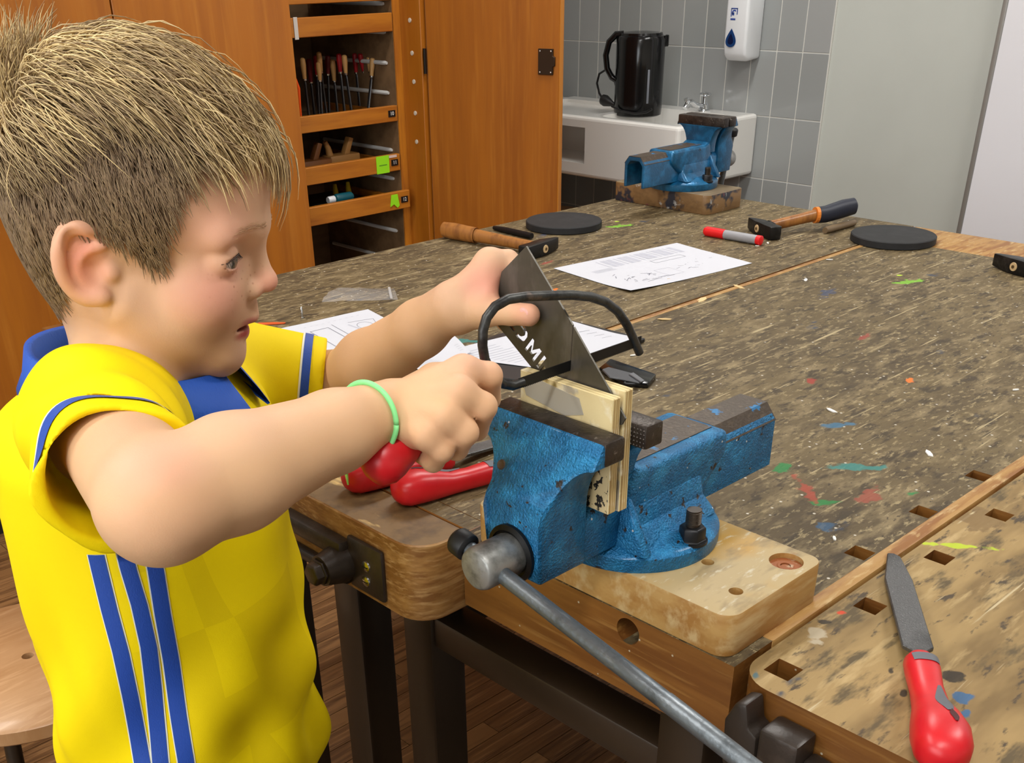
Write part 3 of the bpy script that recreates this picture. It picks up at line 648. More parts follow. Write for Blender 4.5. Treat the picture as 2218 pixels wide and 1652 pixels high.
def vise(name, lab, c, rz, pm, rod_dir, rod_len, knob_len, shift=0.0):
    """bench vise: local x = slide axis, origin under the base"""
    t = thing(name, lab, 'vise', c, rz, group='blue bench vises')
    b = lambda n, g, m, p=t, **k: build(n, g, m, p, world=False, **k)
    base = b('swivel_base', G().lathe((0, 0, 0), Z, [(.0745, 0), (.0755, .003), (.0755, .013), (.0725, .0165), (.066, .018), (.060, .021), (.030, .030)], 64), pm, smooth='auto')
    # fixed body standing on the base
    body = b('fixed_body', G().prism([(-.050, .020), (.056, .020), (.050, .034), (.062, .040), (.086, .060), (.086, .083), (-.030, .083), (-.044, .090), (-.052, .060)], (0, -.034, 0), (1, 0, 0), (0, 0, 1), (0, .068, 0)), pm, bevel=.007, seg=3)
    b('body_top', G().prism([(-.030, -.020), (.078, -.020), (.078, .020), (-.030, .020)], (0, 0, .0825), (1, 0, 0), (0, 1, 0), (0, 0, .0012)), bare_brown)
    lo_ = [(-.056, -.054, .0175), (.056, -.054, .0175), (.056, .054, .0175), (-.056, .054, .0175)]; mi_ = [(-.050, -.038, .034), (.052, -.038, .034), (.052, .038, .034), (-.050, .038, .034)]; hi_ = [(-.048, -.0335, .056), (.051, -.0335, .056), (.051, .0335, .056), (-.048, .0335, .056)]
    b('body_foot', G().rings([lo_, mi_, hi_]), pm, bevel=.006, seg=3)
    b('body_rib', G().prism([(-.056, .0335), (-.048, .0335), (-.046, .060), (-.020, .018), (-.066, .018)], (0, -.0, 0), (1, 0, 0), (0, 0, 1), (0, .0, 0)) if False else G().rings([[(-.058, -.060, .017), (-.046, -.060, .017), (-.046, -.034, .062), (-.052, -.034, .062)], [(-.058, .060, .017), (-.046, .060, .017), (-.046, .034, .062), (-.052, .034, .062)]]), pm, bevel=.003, seg=2)
    # flared neck carrying the fixed jaw
    def flare(z0, z1, w0, w1):
        n = 8; right = [(w1-(w1-w0)*math.sin(math.pi/2*k/n), z1-(z1-z0)*(1-math.cos(math.pi/2*k/n))) for k in range(n+1)]
        return [(x, z) for x, z in right]
    rr = flare(.074, .1185, .031, .058)
    poly = rr+[(.031, .066), (-.031, .066)]+[(-x, z) for x, z in reversed(rr)]
    b('fixed_neck', G().prism(poly, (-.0655, 0, 0), (0, 1, 0), (0, 0, 1), (.022, 0, 0)), pm, bevel=.003)
    fj = b('fixed_jaw', G().box((-.0675, -.061, .1175), (-.0465, .061, .137)), jaw_steel, bevel=.0022)
    kg = G()
    for i in range(38):
        for j in range(5):
            y = -.0585+i*.00316; z = .1195+j*.0034
            kg.add([(-.0676, y-.0012, z), (-.0676, y, z-.0012), (-.0676, y+.0012, z), (-.0676, y, z+.0012), (-.0684, y, z)], [(0, 1, 4), (1, 2, 4), (2, 3, 4), (3, 0, 4)])
    b('knurling', kg, jaw_steel, fj)
    # sliding jaw
    s = -shift
    fr = flare(.071, .117, .031, .060)
    poly = [(.060, .136)]+fr+[(.0305, .019), (-.0305, .019)]+[(-x, z) for x, z in reversed(fr)]+[(-.060, .136)]
    front = []
    g = G(); n = len(poly)
    xf = lambda z: -.151 if z < .075 else -.151+(z-.075)/(.136-.075)*.036
    xb = lambda z: -.094 if z > .11 else -.098
    lo = [(xf(z)+s, y, z) for y, z in poly]; hi = [(xb(z)+s, y, z) for y, z in poly]
    g.add(lo+hi, [tuple(range(n)), tuple(range(2*n-1, n-1, -1))]+[(i, (i+1) % n, n+(i+1) % n, n+i) for i in range(n)])
    mj = b('moving_jaw', g, pm, bevel=.0025, seg=2)
    b('moving_jaw_plate', G().box((-.1145+s, -.0612, .1175), (-.0915+s, .0612, .1372)), jaw_steel, mj, bevel=.0028)
    b('slide_block', G().prism([(-.029, .019), (.029, .019), (.029, .056), (.022, .064), (-.022, .064), (-.029, .056)], (-.099+s, 0, 0), (0, 1, 0), (0, 0, 1), (.062-s, 0, 0)), pm, mj, bevel=.002)
    b('dimple', G().lathe((-.141+s, .022, .104), (-1, 0, .5), [(.0042, 0), (.0035, .0012), (.002, .0005), (.0005, .0003)], 14), mat('dimple_rust', srgb(90, 70, 50), .6, .4), mj)
    # slide beam, an inverted channel coming out at the back
    out = [(-.027, .0185), (-.027, .066), (-.015, .080), (.015, .080), (.027, .066), (.027, .0185), (.020, .0185), (.020, .062), (.012, .071), (-.012, .071), (-.020, .062), (-.020, .0185)]
    b('slide_beam', G().prism(out, (.05, 0, 0), (0, 1, 0), (0, 0, 1), (.122+s*.0 + (VL), 0, 0)), pm, mj, bevel=.0015, seg=1)
    b('slide_beam_top', G().prism([(-.0272, .0655), (-.0152, .0802), (.0152, .0802), (.0272, .0655), (.0268, .0650), (.0148, .0792), (-.0148, .0792), (-.0268, .0650)], (.088, 0, 0), (0, 1, 0), (0, 0, 1), (.0838+VL, 0, 0)), bare_brown, mj)
    # spindle
    ax = np.array([-1, 0, 0.]); sc = np.array([-.151+s, 0, .038])
    sp_ = b('spindle_collar', G().lathe(sc, ax, [(.0245, 0), (.0245, .003), (.0205, .0045), (.0205, .002), (.001, .002)], 32), mat('collar_black', srgb(26, 26, 26), .4, .6), mj, smooth='auto')
    b('spindle_head', G().lathe(sc, ax, [(.0175, .002), (.018, .004), (.018, .036), (.0168, .0395), (.0150, .0408), (.001, .041)], 36), spindle_steel, mj, smooth='auto')
    rd = np.array(rod_dir, float); rd /= np.linalg.norm(rd); hc = sc+ax*.026
    b('tommy_bar', G().tube([hc-rd*knob_len, hc+rd*rod_len*.55, hc+rd*rod_len*.552, hc+rd*rod_len], [.0068, .0068, .0072, .0070], 20), rod_steel, mj, smooth='auto')
    b('bar_knob', G().lathe(hc-rd*knob_len, -rd, [(.0085, -.006), (.0115, -.004), (.0115, .008), (.009, .011)], 24), black_matte, mj, bevel=.0006, seg=1)
    b('bar_knob', G().lathe(hc+rd*rod_len, rd, [(.0085, -.006), (.0115, -.004), (.0115, .008), (.009, .011)], 24), black_matte, mj, bevel=.0006, seg=1)
    # clamp bolts
    for sy in (-.064, .064):
        bo = b('clamp_bolt', G().cyl((0, sy, .010), (0, sy, .045), .0062, n=18), mat('dark_bolt', srgb(70, 62, 54), .4, .8), base, smooth='auto')
        g = G()
        for k in range(9): g.lathe((0, sy, .0325+k*.0013), Z, [(.0061, 0), (.0068, .0004), (.0061, .0009)], 14)
        b('bolt_thread', g, mat('dark_bolt', (0, 0, 0)), base)
        b('nut', G().lathe((0, sy, .0165), Z, [(.0125, 0), (.0125, .0015), (.0115, .0016), (.0115, .012), (.0098, .0136)], 6), black_steel, base, bevel=.0008, seg=1)
        b('washer', G().lathe((0, sy, .0150), Z, [(.0135, 0), (.0135, .002), (.0115, .0022)], 24), black_steel, base, smooth='auto')
    return t
VC = np.array([.668, .528, .82])
hcw = VC+np.array([-.177, 0, .038])
rdn = onx(1600, 1640, hcw[0])-hcw; rdn[0] = 0
vise('bench_vise', 'blue bench vise in the foreground clamping two plywood pieces', VC, 0.0, vise_blue, rdn, .33, .028)
vise('bench_vise', 'smaller looking blue bench vise at the far end, in front of the sink', (2.016, 1.511, .82), math.pi, vise_blue2, (0, -.18, -1), .065, .055, shift=-.020)
# mounting boards
def board(lab, x0, y0, x1, y1, z0, z1, dark=False):
    t = thing('mounting_board', lab, 'board', ((x0+x1)/2, (y0+y1)/2, z0), group='vise mounting boards')
    bm_ = mat('painted_board_side', srgb(132, 100, 62), .5, layers=[(srgb(104, 76, 44), (6, 20, 40), .4, .65), (srgb(40, 42, 52), (11, 11, 11), .56, .60), (srgb(186, 186, 182), (26, 26, 26), .62, .68), (srgb(110, 60, 60), (30, 30, 30), .64, .68)]) if dark else board_wood
    tm_ = mat('painted_board_top', srgb(120, 104, 76), .55, layers=[(srgb(96, 80, 56), (10, 30, 10), .4, .6), (srgb(80, 130, 60), (14, 14, 14), .64, .68)]) if dark else board_top
    o = build('board_body', plan_prism(rounded_rect(x0, y0, x1, y1, (.016, .012, .012, .012), 6), z0, z1), bm_, bevel=.002)
    if not dark:
        p = onz(1703, 1215, z1); boolean_cut(o, G().cyl((p[0], p[1], z1-.005), (p[0], p[1], z1+.02), .0145, n=28)); boolean_cut(o, G().cyl((p[0], p[1], z1-.03), (p[0], p[1], z1+.02), .004, n=16))
        p2 = onz(1594, 1280, z1); boolean_cut(o, G().cyl((p2[0], p2[1], z1-.008), (p2[0], p2[1], z1+.02), .006, n=20))
        p3 = onz(1533, 1217, z1); boolean_cut(o, G().cyl((p3[0], p3[1], z1-.03), (p3[0], p3[1], z1+.02), .0055, n=20))
    two_mats(o, tm_)
    o.data.transform(Matrix.Translation(-Vector(t.location))); o.parent = t
    if not dark:
        p = onz(1703, 1215, z1)
        build('counterbore', G().lathe((p[0], p[1], z1-.0052), Z, [(.0142, 0), (.0142, .0006), (.0075, .0007), (.0068, .0012), (.0045, .0012), (.0044, .0002)], 28), mat('rusty_ring', srgb(150, 84, 40), .6, layers=[(srgb(206, 190, 160), (60, 60, 60), .5, .65)]), t)
    return t
board('thick pale wooden board under the foreground blue vise', .6085, .3795, .7440, .672, BZ, .82)
board('paint-stained wooden board under the far blue vise', 1.956, 1.397, 2.085, 1.66, BZ, .82, True)

# ------------------------------------------------------------------ plywood, steel sheet
ply_m = mat('plywood', srgb(226, 208, 158), .6, layers=[(srgb(206, 182, 128), (20, 6, 6), .45, .65), (srgb(186, 176, 156), (6, 14, 14), .54, .56), (srgb(150, 126, 70), (30, 22, 22), .66, .72), (srgb(236, 226, 196), (20, 60, 60), .55, .7)], bump=(150, .15))
ply_e = mat('plywood_edge', srgb(224, 204, 150), .65, layers=[(srgb(150, 118, 70), (420, 4, 4), .55, .62), (srgb(240, 230, 200), (60, 60, 60), .55, .7)], bump=((400, 40, 40), .3))
ply_sp = mat('speckled_board_face', srgb(214, 190, 142), .6, layers=[(srgb(34, 26, 20), (190, 190, 190), .57, .60, 'noise', 3.0)])
def plywood(lab, x0, x1, y0, y1, z0, z1, spk):
    t = thing('plywood_piece', lab, 'plywood', ((x0+x1)/2, (y0+y1)/2, z0), group='plywood pieces in the vise')
    o = build('ply_sheet', G().box((x0, y0, z0), (x1, y1, z1)), ply_e, t, bevel=.0006, seg=1)
    me = o.data; me.materials.append(ply_m); me.materials.append(ply_sp)
    for p in me.polygons:
        if abs(p.normal.x) > .9: p.material_index = 1
    for k in range(1, 4):
        build('veneer_line', G().box((x0+(x1-x0)*k/4-.0004, y0-.0003, z0+.0008), (x0+(x1-x0)*k/4+.0004, y0+.0002, z1-.0008)), mat('veneer_dark', srgb(176, 146, 92), .6), t)
    if spk:
        build('speckled_patch', G().box((x0-.0004, y0+.001, z0+.001), (x0, y0+.07, z0+.052)), ply_sp, t)
        build('old_paper_patch', G().prism([(.515, .974), (.565, .979), (.576, .972), (.572, .962), (.53, .956), (.510, .962)], (x0-.0003, 0, 0), (0, 1, 0), (0, 0, 1), (.0003, 0, 0)), mat('glue_paper', srgb(176, 170, 156), .6), t)
        text_obj('pencil_mark', '19', .009, M_axes((x0-.0006, .497, .906), (0, -1, 0), (0, 0, 1), (-1, 0, 0)), black_matte, t)
    return t
plywood('front plywood piece in the vise with peeling paper, toward the child', .5768, .5860, .4815, .5790, .886, .9815, True)
plywood('rear plywood piece in the vise, against the knurled fixed jaw', .5900, .6000, .4815, .5760, .884, .9845, False)
XS = .5880
def s2(x, y): p = onx(x, y, XS); return (p[1], p[2])
sheet_poly = [s2(1141, 533), s2(1247, 712), s2(1357, 907), s2(1348, 918), s2(1230, 880), s2(1183, 812), s2(1072, 690), s2(1085, 596)]
# slanted strip: two long parallel edges
sheet_poly = [s2(1141, 533), s2(1245, 709), s2(1356, 906), s2(1347, 920), s2(1225, 885), s2(1068, 690), s2(1088, 588)]
sm = mat('grey_sheet_steel', srgb(92, 88, 80), .42, .5, layers=[(srgb(74, 70, 62), (20, 20, 20), .4, .7), (srgb(110, 104, 98), (8, 60, 20), .5, .75)], bump=(240, .06))
sh = build('steel_sheet', G().prism(sheet_poly, (XS-.0008, 0, 0), (0, 1, 0), (0, 0, 1), (.0016, 0, 0)), sm)
# saw kerf
k0, k1 = s2(1243, 712), s2(1236, 800)
boolean_cut(sh, G().prism([(k0[0]-.0006, k0[1]+.004), (k0[0]+.0006, k0[1]+.004), (k1[0]+.0006, k1[1]), (k1[0]-.0006, k1[1])], (XS-.01, 0, 0), (0, 1, 0), (0, 0, 1), (.02, 0, 0)))
# cut-out letters along the slanted edge
la, lb = onx(1106, 684, XS), onx(1199, 820, XS)
lu = lb-la; lu /= np.linalg.norm(lu); lv = np.cross(np.array([-1., 0, 0]), lu); lv /= np.linalg.norm(lv)
if lv[1] > 0: lv = -lv
mid = (la+lb)/2
LW = .0135
def letter(polys, x0, h=LW):
    for pl in polys:
        boolean_cut(sh, G().prism([((x0+a*h), (b-.5)*h) for a, b in pl], mid-np.array([.004, 0, 0]), lu, lv, (.008, 0, 0)))
arc = [(0, 1), (.34, 1), (.66, .90), (.80, .70), (.80, .30), (.66, .10), (.34, 0), (.10, 0), (.10, .24), (.32, .24), (.46, .32), (.54, .46), (.54, .56), (.46, .70), (.30, .76), (0, .76)]
letter([[(0, 0), (.6, 0), (.6, .22), (.24, .22), (.24, 1), (0, 1)]], -.0285)
letter([arc], -.0190)
letter([[(0, 0), (.24, 0), (.24, .55), (.40, .18), (.62, .18), (.78, .55), (.78, 0), (1.02, 0), (1.02, 1), (.80, 1), (.51, .46), (.22, 1), (0, 1)]], -.0045)
letter([[(0, 0), (.25, 0), (.25, 1), (0, 1)]], .0125)
letter([[(.0, 0), (.25, 0), (.25, .5), (.0, .5)]], .0180)
for p in sh.data.polygons: p.use_smooth = False
tag(sh, 'slanted grey steel sheet with cut-out letters held in the vise', 'sheet metal')
L0 = Vector((XS, .53, .886)); sh.data.transform(Matrix.Translation(-L0)); sh.location = L0

# ------------------------------------------------------------------ junior hacksaw
YS = .535
saw_m = mat('saw_frame_steel', srgb(74, 74, 72), .42, .7, layers=[(srgb(46, 46, 46), (60, 60, 60), .45, .65), (srgb(104, 92, 84), (40, 40, 40), .62, .7)], bump=(200, .2))
red_pl = mat('red_handle_plastic', srgb(206, 26, 34), .36, layers=[(srgb(190, 20, 30), (30, 30, 30), .4, .7)])
grey_pl = mat('grey_grip_rubber', srgb(96, 98, 104), .6)
t = thing('junior_hacksaw', 'small hacksaw with bent rod frame and red handle cutting the sheet', 'saw', (.5, YS, .95))
fpx = [(1385, 764), (1372, 733), (1358, 703), (1338, 674), (1312, 654), (1280, 643), (1240, 639), (1190, 640), (1140, 642), (1100, 648), (1072, 664), (1054, 688), (1046, 716), (1045, 748), (1050, 778), (1060, 800), (1072, 818), (1090, 831), (1110, 835), (1132, 828)]
fr = [ony(x, y, YS) for x, y in fpx]
fr = [p*np.array([1, 1, 1]) for p in fr]
build('saw_frame', G().tube(fr, .0036, 14), saw_m, t, smooth='auto')
bl = build('saw_blade', G().box((fr[-1][0]-.004, YS-.0004, .9888), (fr[0][0]+.001, YS+.0004, .9965)), black_steel, t)
tg = G(); x = fr[-1][0]
while x < fr[0][0]-.002:
    tg.add([(x, YS-.0005, .9888), (x+.0016, YS-.0005, .9888), (x, YS+.0005, .9888), (x+.0016, YS+.0005, .9888), (x+.0012, YS, .9878)], [(0, 1, 4), (1, 3, 4), (3, 2, 4), (2, 0, 4)]); x += .0018
build('teeth', tg, black_steel, bl)
HA = ony(1052, 806, YS); HB = ony(838, 992, YS-.004)
HV = (HB-HA)/np.linalg.norm(HB-HA); HL = np.linalg.norm(HB-HA)
build('ferrule_rod', G().cyl(HA-HV*.004, HA+HV*.02, .0042, n=12), saw_m, t, smooth='auto')
build('handle', G().lathe(HA, HV, [(.0065, .008), (.009, .011), (.0095, HL*.3), (.0105, HL*.55), (.0135, HL*.8), (.0165, HL*.98), (.0165, HL*1.06), (.0125, HL*1.14), (.004, HL*1.18)], 28), red_pl, t, smooth='auto')

# ------------------------------------------------------------------ red handled files
def red_file(lab, tip, neck, end, width, zoff=0.0, flip=1):
    """flat file lying on the bench: tip of blade, start of handle, end of handle (on the bench top)"""
    tip, neck, end = [np.array(p, float) for p in (tip, neck, end)]
    ax = (end-neck); ax[2] = 0; hl = np.linalg.norm(ax); ax /= hl; sd = np.array([-ax[1], ax[0], 0])*flip
    t = thing('metal_file', lab, 'file', (neck[0], neck[1], BZ), group='red handled files')
    bx_ = (tip-neck); bx_[2] = 0; bl_ = np.linalg.norm(bx_); bx_ /= bl_; bs = np.array([-bx_[1], bx_[0], 0])
    zc = BZ+.0165
    w = width/2
    pl = [(0, -w*.45), (.012, -w*.5), (.018, -w), (bl_*.72, -w), (bl_*.97, -w*.62), (bl_, -w*.2), (bl_, w*.3), (bl_*.72, w), (.018, w), (.012, w*.5), (0, w*.45)]
    gB = G().prism(pl, (neck[0], neck[1], 0), bx_, bs, (0, 0, .0042))
    # the blade slopes from the handle down to the bench
    vs = []
    for (x_, y_, z_) in gB.v:
        s_ = ((x_-neck[0])*bx_[0]+(y_-neck[1])*bx_[1])/bl_; vs.append((x_, y_, z_+BZ+.0006+.013*(1-s_)))
    gB.v = vs
    bl = build('blade', gB, mat('file_blade_steel', srgb(104, 104, 104), .42, .85, layers=[(srgb(76, 76, 76), (10, 10, 10), .45, .6), (srgb(132, 130, 128), (500, 500, 10), .6, .7)], bump=((700, 700, 20), .35)), t, bevel=.0008, seg=1)
    prof = [(-.006, .0085, .0085), (0, .0125, .0105), (hl*.10, .0130, .0112), (hl*.28, .0118, .0108), (hl*.45, .0130, .0118), (hl*.62, .0175, .0155), (hl*.76, .0200, .0175), (hl*.87, .0192, .0168), (hl*.94, .0160, .0142), (hl*.98, .0105, .0098), (hl*.996, .0050, .0048), (hl, .001, .001)]
    rings = []; n = 28
    for s_, a, b in prof:
        rz_ = BZ+(b if s_ < hl*.88 else .0168)+.0002+max(0, .0025*(1-s_/hl*2)) if s_ > 0 else BZ+.0125
        ring = []
        for j in range(n):
            th = 2*math.pi*j/n; e_ = .8
            cx = math.copysign(abs(math.cos(th))**e_, math.cos(th)); cz = math.copysign(abs(math.sin(th))**e_, math.sin(th))
            p = np.array([neck[0], neck[1], 0])+ax*s_+sd*a*cx; ring.append((p[0], p[1], rz_+b*cz))
        rings.append(ring)
    h = build('handle', G().rings(rings), red_pl, t, smooth='auto')
    def hs(s_, ang, off=.0003):
        for i in range(len(prof)-1):
            if prof[i][0] <= s_ <= prof[i+1][0]:
                f_ = (s_-prof[i][0])/(prof[i+1][0]-prof[i][0]+1e-9); a = prof[i][1]+(prof[i+1][1]-prof[i][1])*f_; b = prof[i][2]+(prof[i+1][2]-prof[i][2])*f_; break
        else: a, b = prof[-1][1:]
        rz_ = BZ+b+.0002+max(0, .0025*(1-s_/hl*2)); e_ = .8
        cx = math.copysign(abs(math.cos(ang))**e_, math.cos(ang)); cz = math.copysign(abs(math.sin(ang))**e_, math.sin(ang))
        p = np.array([neck[0], neck[1], 0])+ax*s_+sd*(a+off)*cx; return (p[0], p[1], rz_+(b+off)*cz)
    # rubber inserts and the hanging hole
    g = G(); ns = 9
    rows = []
    for i in range(ns):
        f_ = i/(ns-1); s_ = hl*(.34+.34*f_); wd = .34*math.sin(math.pi*(.12+.8*f_)); ca = 1.15+.22*f_
        rows.append([hs(s_, ca-wd), hs(s_, ca, .0009), hs(s_, ca+wd)])
    g.rings(rows, cap=False, closed=False)
    build('grip_insert', g, grey_pl, h, smooth=True)
    g = G(); g.rings([[hs(hl*.015, a_, .0005) for a_ in np.linspace(.5, 2.2, 9)], [hs(hl*.10, a_, .0005) for a_ in np.linspace(.6, 2.1, 9)]], cap=False, closed=False)
    build('collar_insert', g, grey_pl, h, smooth=True)
    g = G(); rows = []
    for i in range(7):
        f_ = i/6; s_ = hl*(.66+.13*f_); wd = .14*math.sin(math.pi*(.1+.8*f_)); rows.append([hs(s_, 1.3-wd, .0004), hs(s_, 1.3, .0010), hs(s_, 1.3+wd, .0004)])
    g.rings(rows, cap=False, closed=False)
    build('hang_hole', g, mat('deep_red', srgb(70, 10, 14), .6), h, smooth=True)
    return t
red_file('flat file with red handle lying on the pale bench at lower right', onz(1929, 1207, BZ), onz(1993, 1437, BZ+.012), onz(2048, 1668, BZ+.012), .0235)
red_file('red handled file on the bench edge, the one nearer the vise', onz(1200, 965, BZ), onz(1075, 1025, BZ+.01), onz(850, 1075, BZ+.012), .021, flip=-1)
red_file('red handled file behind the other one, its steel blade visible', onz(1120, 952, BZ), onz(968, 1000, BZ+.01), onz(742, 1048, BZ+.012), .021, flip=-1)

# ------------------------------------------------------------------ hammers
ham_steel = mat('hammer_head_black', srgb(30, 29, 28), .42, .5, layers=[(srgb(56, 54, 52), (40, 40, 40), .55, .7)], bump=(200, .15))
ham_wood = mat('hammer_handle_wood', srgb(158, 102, 44), .45, coat=.2, layers=[(srgb(122, 74, 30), (60, 60, 8), .45, .65)])
def hammer(lab, hc, hd, lift, hlen, grip=False, size=1.0, headdir=None, peen=1):
    """hc: point on the bench below the head centre, hd: unit direction head -> handle end"""
    hc = np.array(hc, float); hd = np.array(hd, float); hd[2] = 0; hd /= np.linalg.norm(hd); sd = np.array([-hd[1], hd[0], 0])*peen
    k = size; t = thing('hammer', lab, 'hammer', (hc[0], hc[1], BZ), group='hammers on the benches')
    zc = BZ+.0125*k+.0003
    # head: square face at one end, wedge at the other; the eye runs along hd
    secs = [(-.052*k, .0115*k, .0115*k), (-.048*k, .0125*k, .0125*k), (-.020*k, .0120*k, .0120*k), (-.012*k, .0125*k, .0125*k), (.012*k, .0125*k, .0125*k), (.050*k, .0105*k, .004*k), (.054*k, .0100*k, .0030*k)]
    rings = []
    for s_, a, b in secs:
        c0 = np.array([hc[0], hc[1], 0])+sd*s_; zz_ = zc if s_ < .02*k else zc-.0
        rings.append([(c0[0]+hd[0]*b*i, c0[1]+hd[1]*b*i, zz_+a*j) for i, j in ((-1, -1), (1, -1), (1, 1), (-1, 1))])
    build('hammer_head', G().rings(rings), ham_steel, t, bevel=.0012*k, seg=2)
    eye = np.array([hc[0], hc[1], zc])-hd*.0126*k
    build('eye_wood', G().lathe(eye, -hd, [(.0075*k, 0), (.007*k, .0012), (.001, .0014)], 20), mat('eye_end_grain', srgb(206, 176, 130), .6), t, smooth='auto')
    build('eye_wedge', G().lathe(eye-hd*.0012, -hd, [(.0028*k, 0), (.0028*k, .0009), (.0014*k, .0009), (.0014*k, .0002)], 14), mat('eye_wedge_steel', srgb(120, 100, 70), .4, .8), t)
    P = np.array([hc[0], hc[1], zc]); up = np.array([0, 0, 1.])
    ends = [0.012*k, .03, .08, .16, hlen-.09, hlen-.03, hlen-.006, hlen]; rad = [.0085, .0085, .0088, .0105, .0125, .0135, .012, .006]
    pts = [P+hd*e_+up*(lift*e_/hlen) for e_ in ends]
    ci = 5
    if grip:
        build('handle', G().tube(pts[:5], rad[:5], 18, flat=1.2, up=(0, 0, 1)), ham_wood, t, smooth='auto')
        build('grip_ring', G().tube([pts[4]-hd*.004, pts[4]+hd*.003], [rad[4]+.0006]*2, 18, flat=1.2, up=(0, 0, 1)), mat('orange_ring', srgb(226, 130, 46), .5), t)
        build('grip_sleeve', G().tube([pts[4]+hd*.003, pts[4]+hd*.02, pts[5], pts[6], pts[7]], [.0132, .0138, .0148, .0135, .006], 18, flat=1.2, up=(0, 0, 1)), mat('navy_grip', srgb(30, 34, 48), .5), t, smooth='auto')
        build('head_collar', G().tube([P+hd*.012, P+hd*.024], [.0135, .011], 18, flat=1.0, up=(0, 0, 1)), ham_steel, t, smooth='auto')
    else:
        build('handle', G().tube(pts, rad, 18, flat=1.2, up=(0, 0, 1)), ham_wood, t, smooth='auto')
    return t
h1 = onz(1170, 552, BZ); e1 = onz(957, 492, BZ+.02)
hammer('hammer with plain brown wooden handle lying behind the hand', h1, e1-h1, .004, np.linalg.norm((e1-h1)[:2]), peen=-1)
h2 = onz(1650, 508, BZ); e2 = onz(1856, 440, BZ+.045)
hammer('hammer with navy grip and orange ring beside the red marker', h2, e2-h2, .028, np.linalg.norm((e2-h2)[:2]), grip=True, peen=1)
h3 = onz(2203, 592, BZ)
hammer('dark hammer head at the right edge on the bench', h3, (1, -.35, 0), .004, .27, peen=1)

# ------------------------------------------------------------------ small things on the benches
disc_m = mat('black_rubber_disc', srgb(40, 40, 41), .65, spec=.25, layers=[(srgb(48, 48, 49), (30, 30, 30), .45, .7)])
for lab, (x, y), rr_ in (('round black disc lying near the hammer with brown handle', (1221, 491), .0785), ('round black disc lying on the seam at the far right', (1933, 522), .079)):
    c = onz(x, y, BZ)
    single('round_pad', G().lathe((c[0], c[1], BZ), Z, [(rr_-.002, 0), (rr_, .0015), (rr_, .0125), (rr_-.0015, .014), (.001, .014)], 64), disc_m, lab, 'rubber disc', (c[0], c[1], BZ), group='black round discs', smooth='auto')
# marker
a, b = onz(1527, 500, BZ+.009), onz(1650, 521, BZ+.009); d = (b-a)/np.linalg.norm(b-a); L_ = np.linalg.norm(b-a)
t = thing('marker_pen', 'grey marker pen with red cap and red end', 'marker', (a+(b-a)*.5)*np.array([1, 1, 0])+np.array([0, 0, BZ]))
red_m = mat('marker_red', srgb(224, 20, 26), .35)
build('barrel', G().lathe(a, d, [(.0085, L_*.36), (.0085, L_*.92)], 20), mat('marker_grey', srgb(150, 150, 154), .4), t, smooth='auto')
build('cap', G().lathe(a, d, [(.0070, 0), (.0075, .002), (.0092, .004), (.0092, L_*.36)], 20), red_m, t, smooth='auto')
build('end_plug', G().lathe(a, d, [(.0088, L_*.92), (.0088, L_*.99), (.006, L_)], 20), red_m, t, smooth='auto')
build('print', G().box((-.010, .0, -.0022), (.016, .0004, .0022), Matrix.Translation(Vector(a+d*L_*.62)+Vector((-.0086*.72, -.0086*.5, .0086*.45))) @ Matrix.Rotation(math.atan2(d[1], d[0]), 4, 'Z') @ Matrix.Rotation(R(-35), 4, 'X')), black_matte, t)
# punches / rods
def rod(name, lab, p0, p1, r0, r1, m, cat):
    p0, p1 = np.array(p0), np.array(p1)
    return single(name, G().tube([p0, p0+(p1-p0)*.1, p0+(p1-p0)*.7, p1], [r0*.9, r0, r0, r1], 12), m, lab, cat, ((p0+p1)[0]/2, (p0+p1)[1]/2, BZ), smooth='auto')
rod('centre_punch', 'dark steel punch lying beside the hammer handle', onz(1152, 511, BZ+.007), onz(1070, 493, BZ+.005), .0062, .004, black_steel, 'punch')
rod('wooden_rod', 'short brown rod lying in front of the far disc', onz(1787, 499, BZ+.007), onz(1850, 482, BZ+.006), .0068, .006, mat('rod_brown', srgb(112, 92, 66), .5), 'rod')
# screw standing on its head, orange chip
p = onz(655, 689, BZ)
t = thing('small_screw', 'small bright screw standing on the bench beside the left paper', 'screw', p)
build('screw_head', G().lathe(p, Z, [(.0035, 0), (.0036, .0018), (.002, .0022)], 12), screw_steel, t, smooth='auto')
build('screw_shaft', G().lathe(p, Z, [(.0018, .0022), (.0018, .010), (.0013, .0105), (.0019, .011), (.0018, .017), (.0008, .0185)], 10), screw_steel, t, smooth='auto')
p = onz(588, 702, BZ)
single('plastic_scrap', G().prism([(-.024, -.004), (-.006, -.005), (.02, -.002), (.022, .002), (.004, .004), (-.02, .003)], (p[0], p[1], BZ+.0002), (.74, -.67, 0), (.67, .74, 0), (0, 0, .002)), mat('orange_scrap', srgb(206, 84, 26), .5), 'flat orange scrap lying at the corner of the left paper', 'scrap', (p[0], p[1], BZ), bevel=.0005, seg=1)
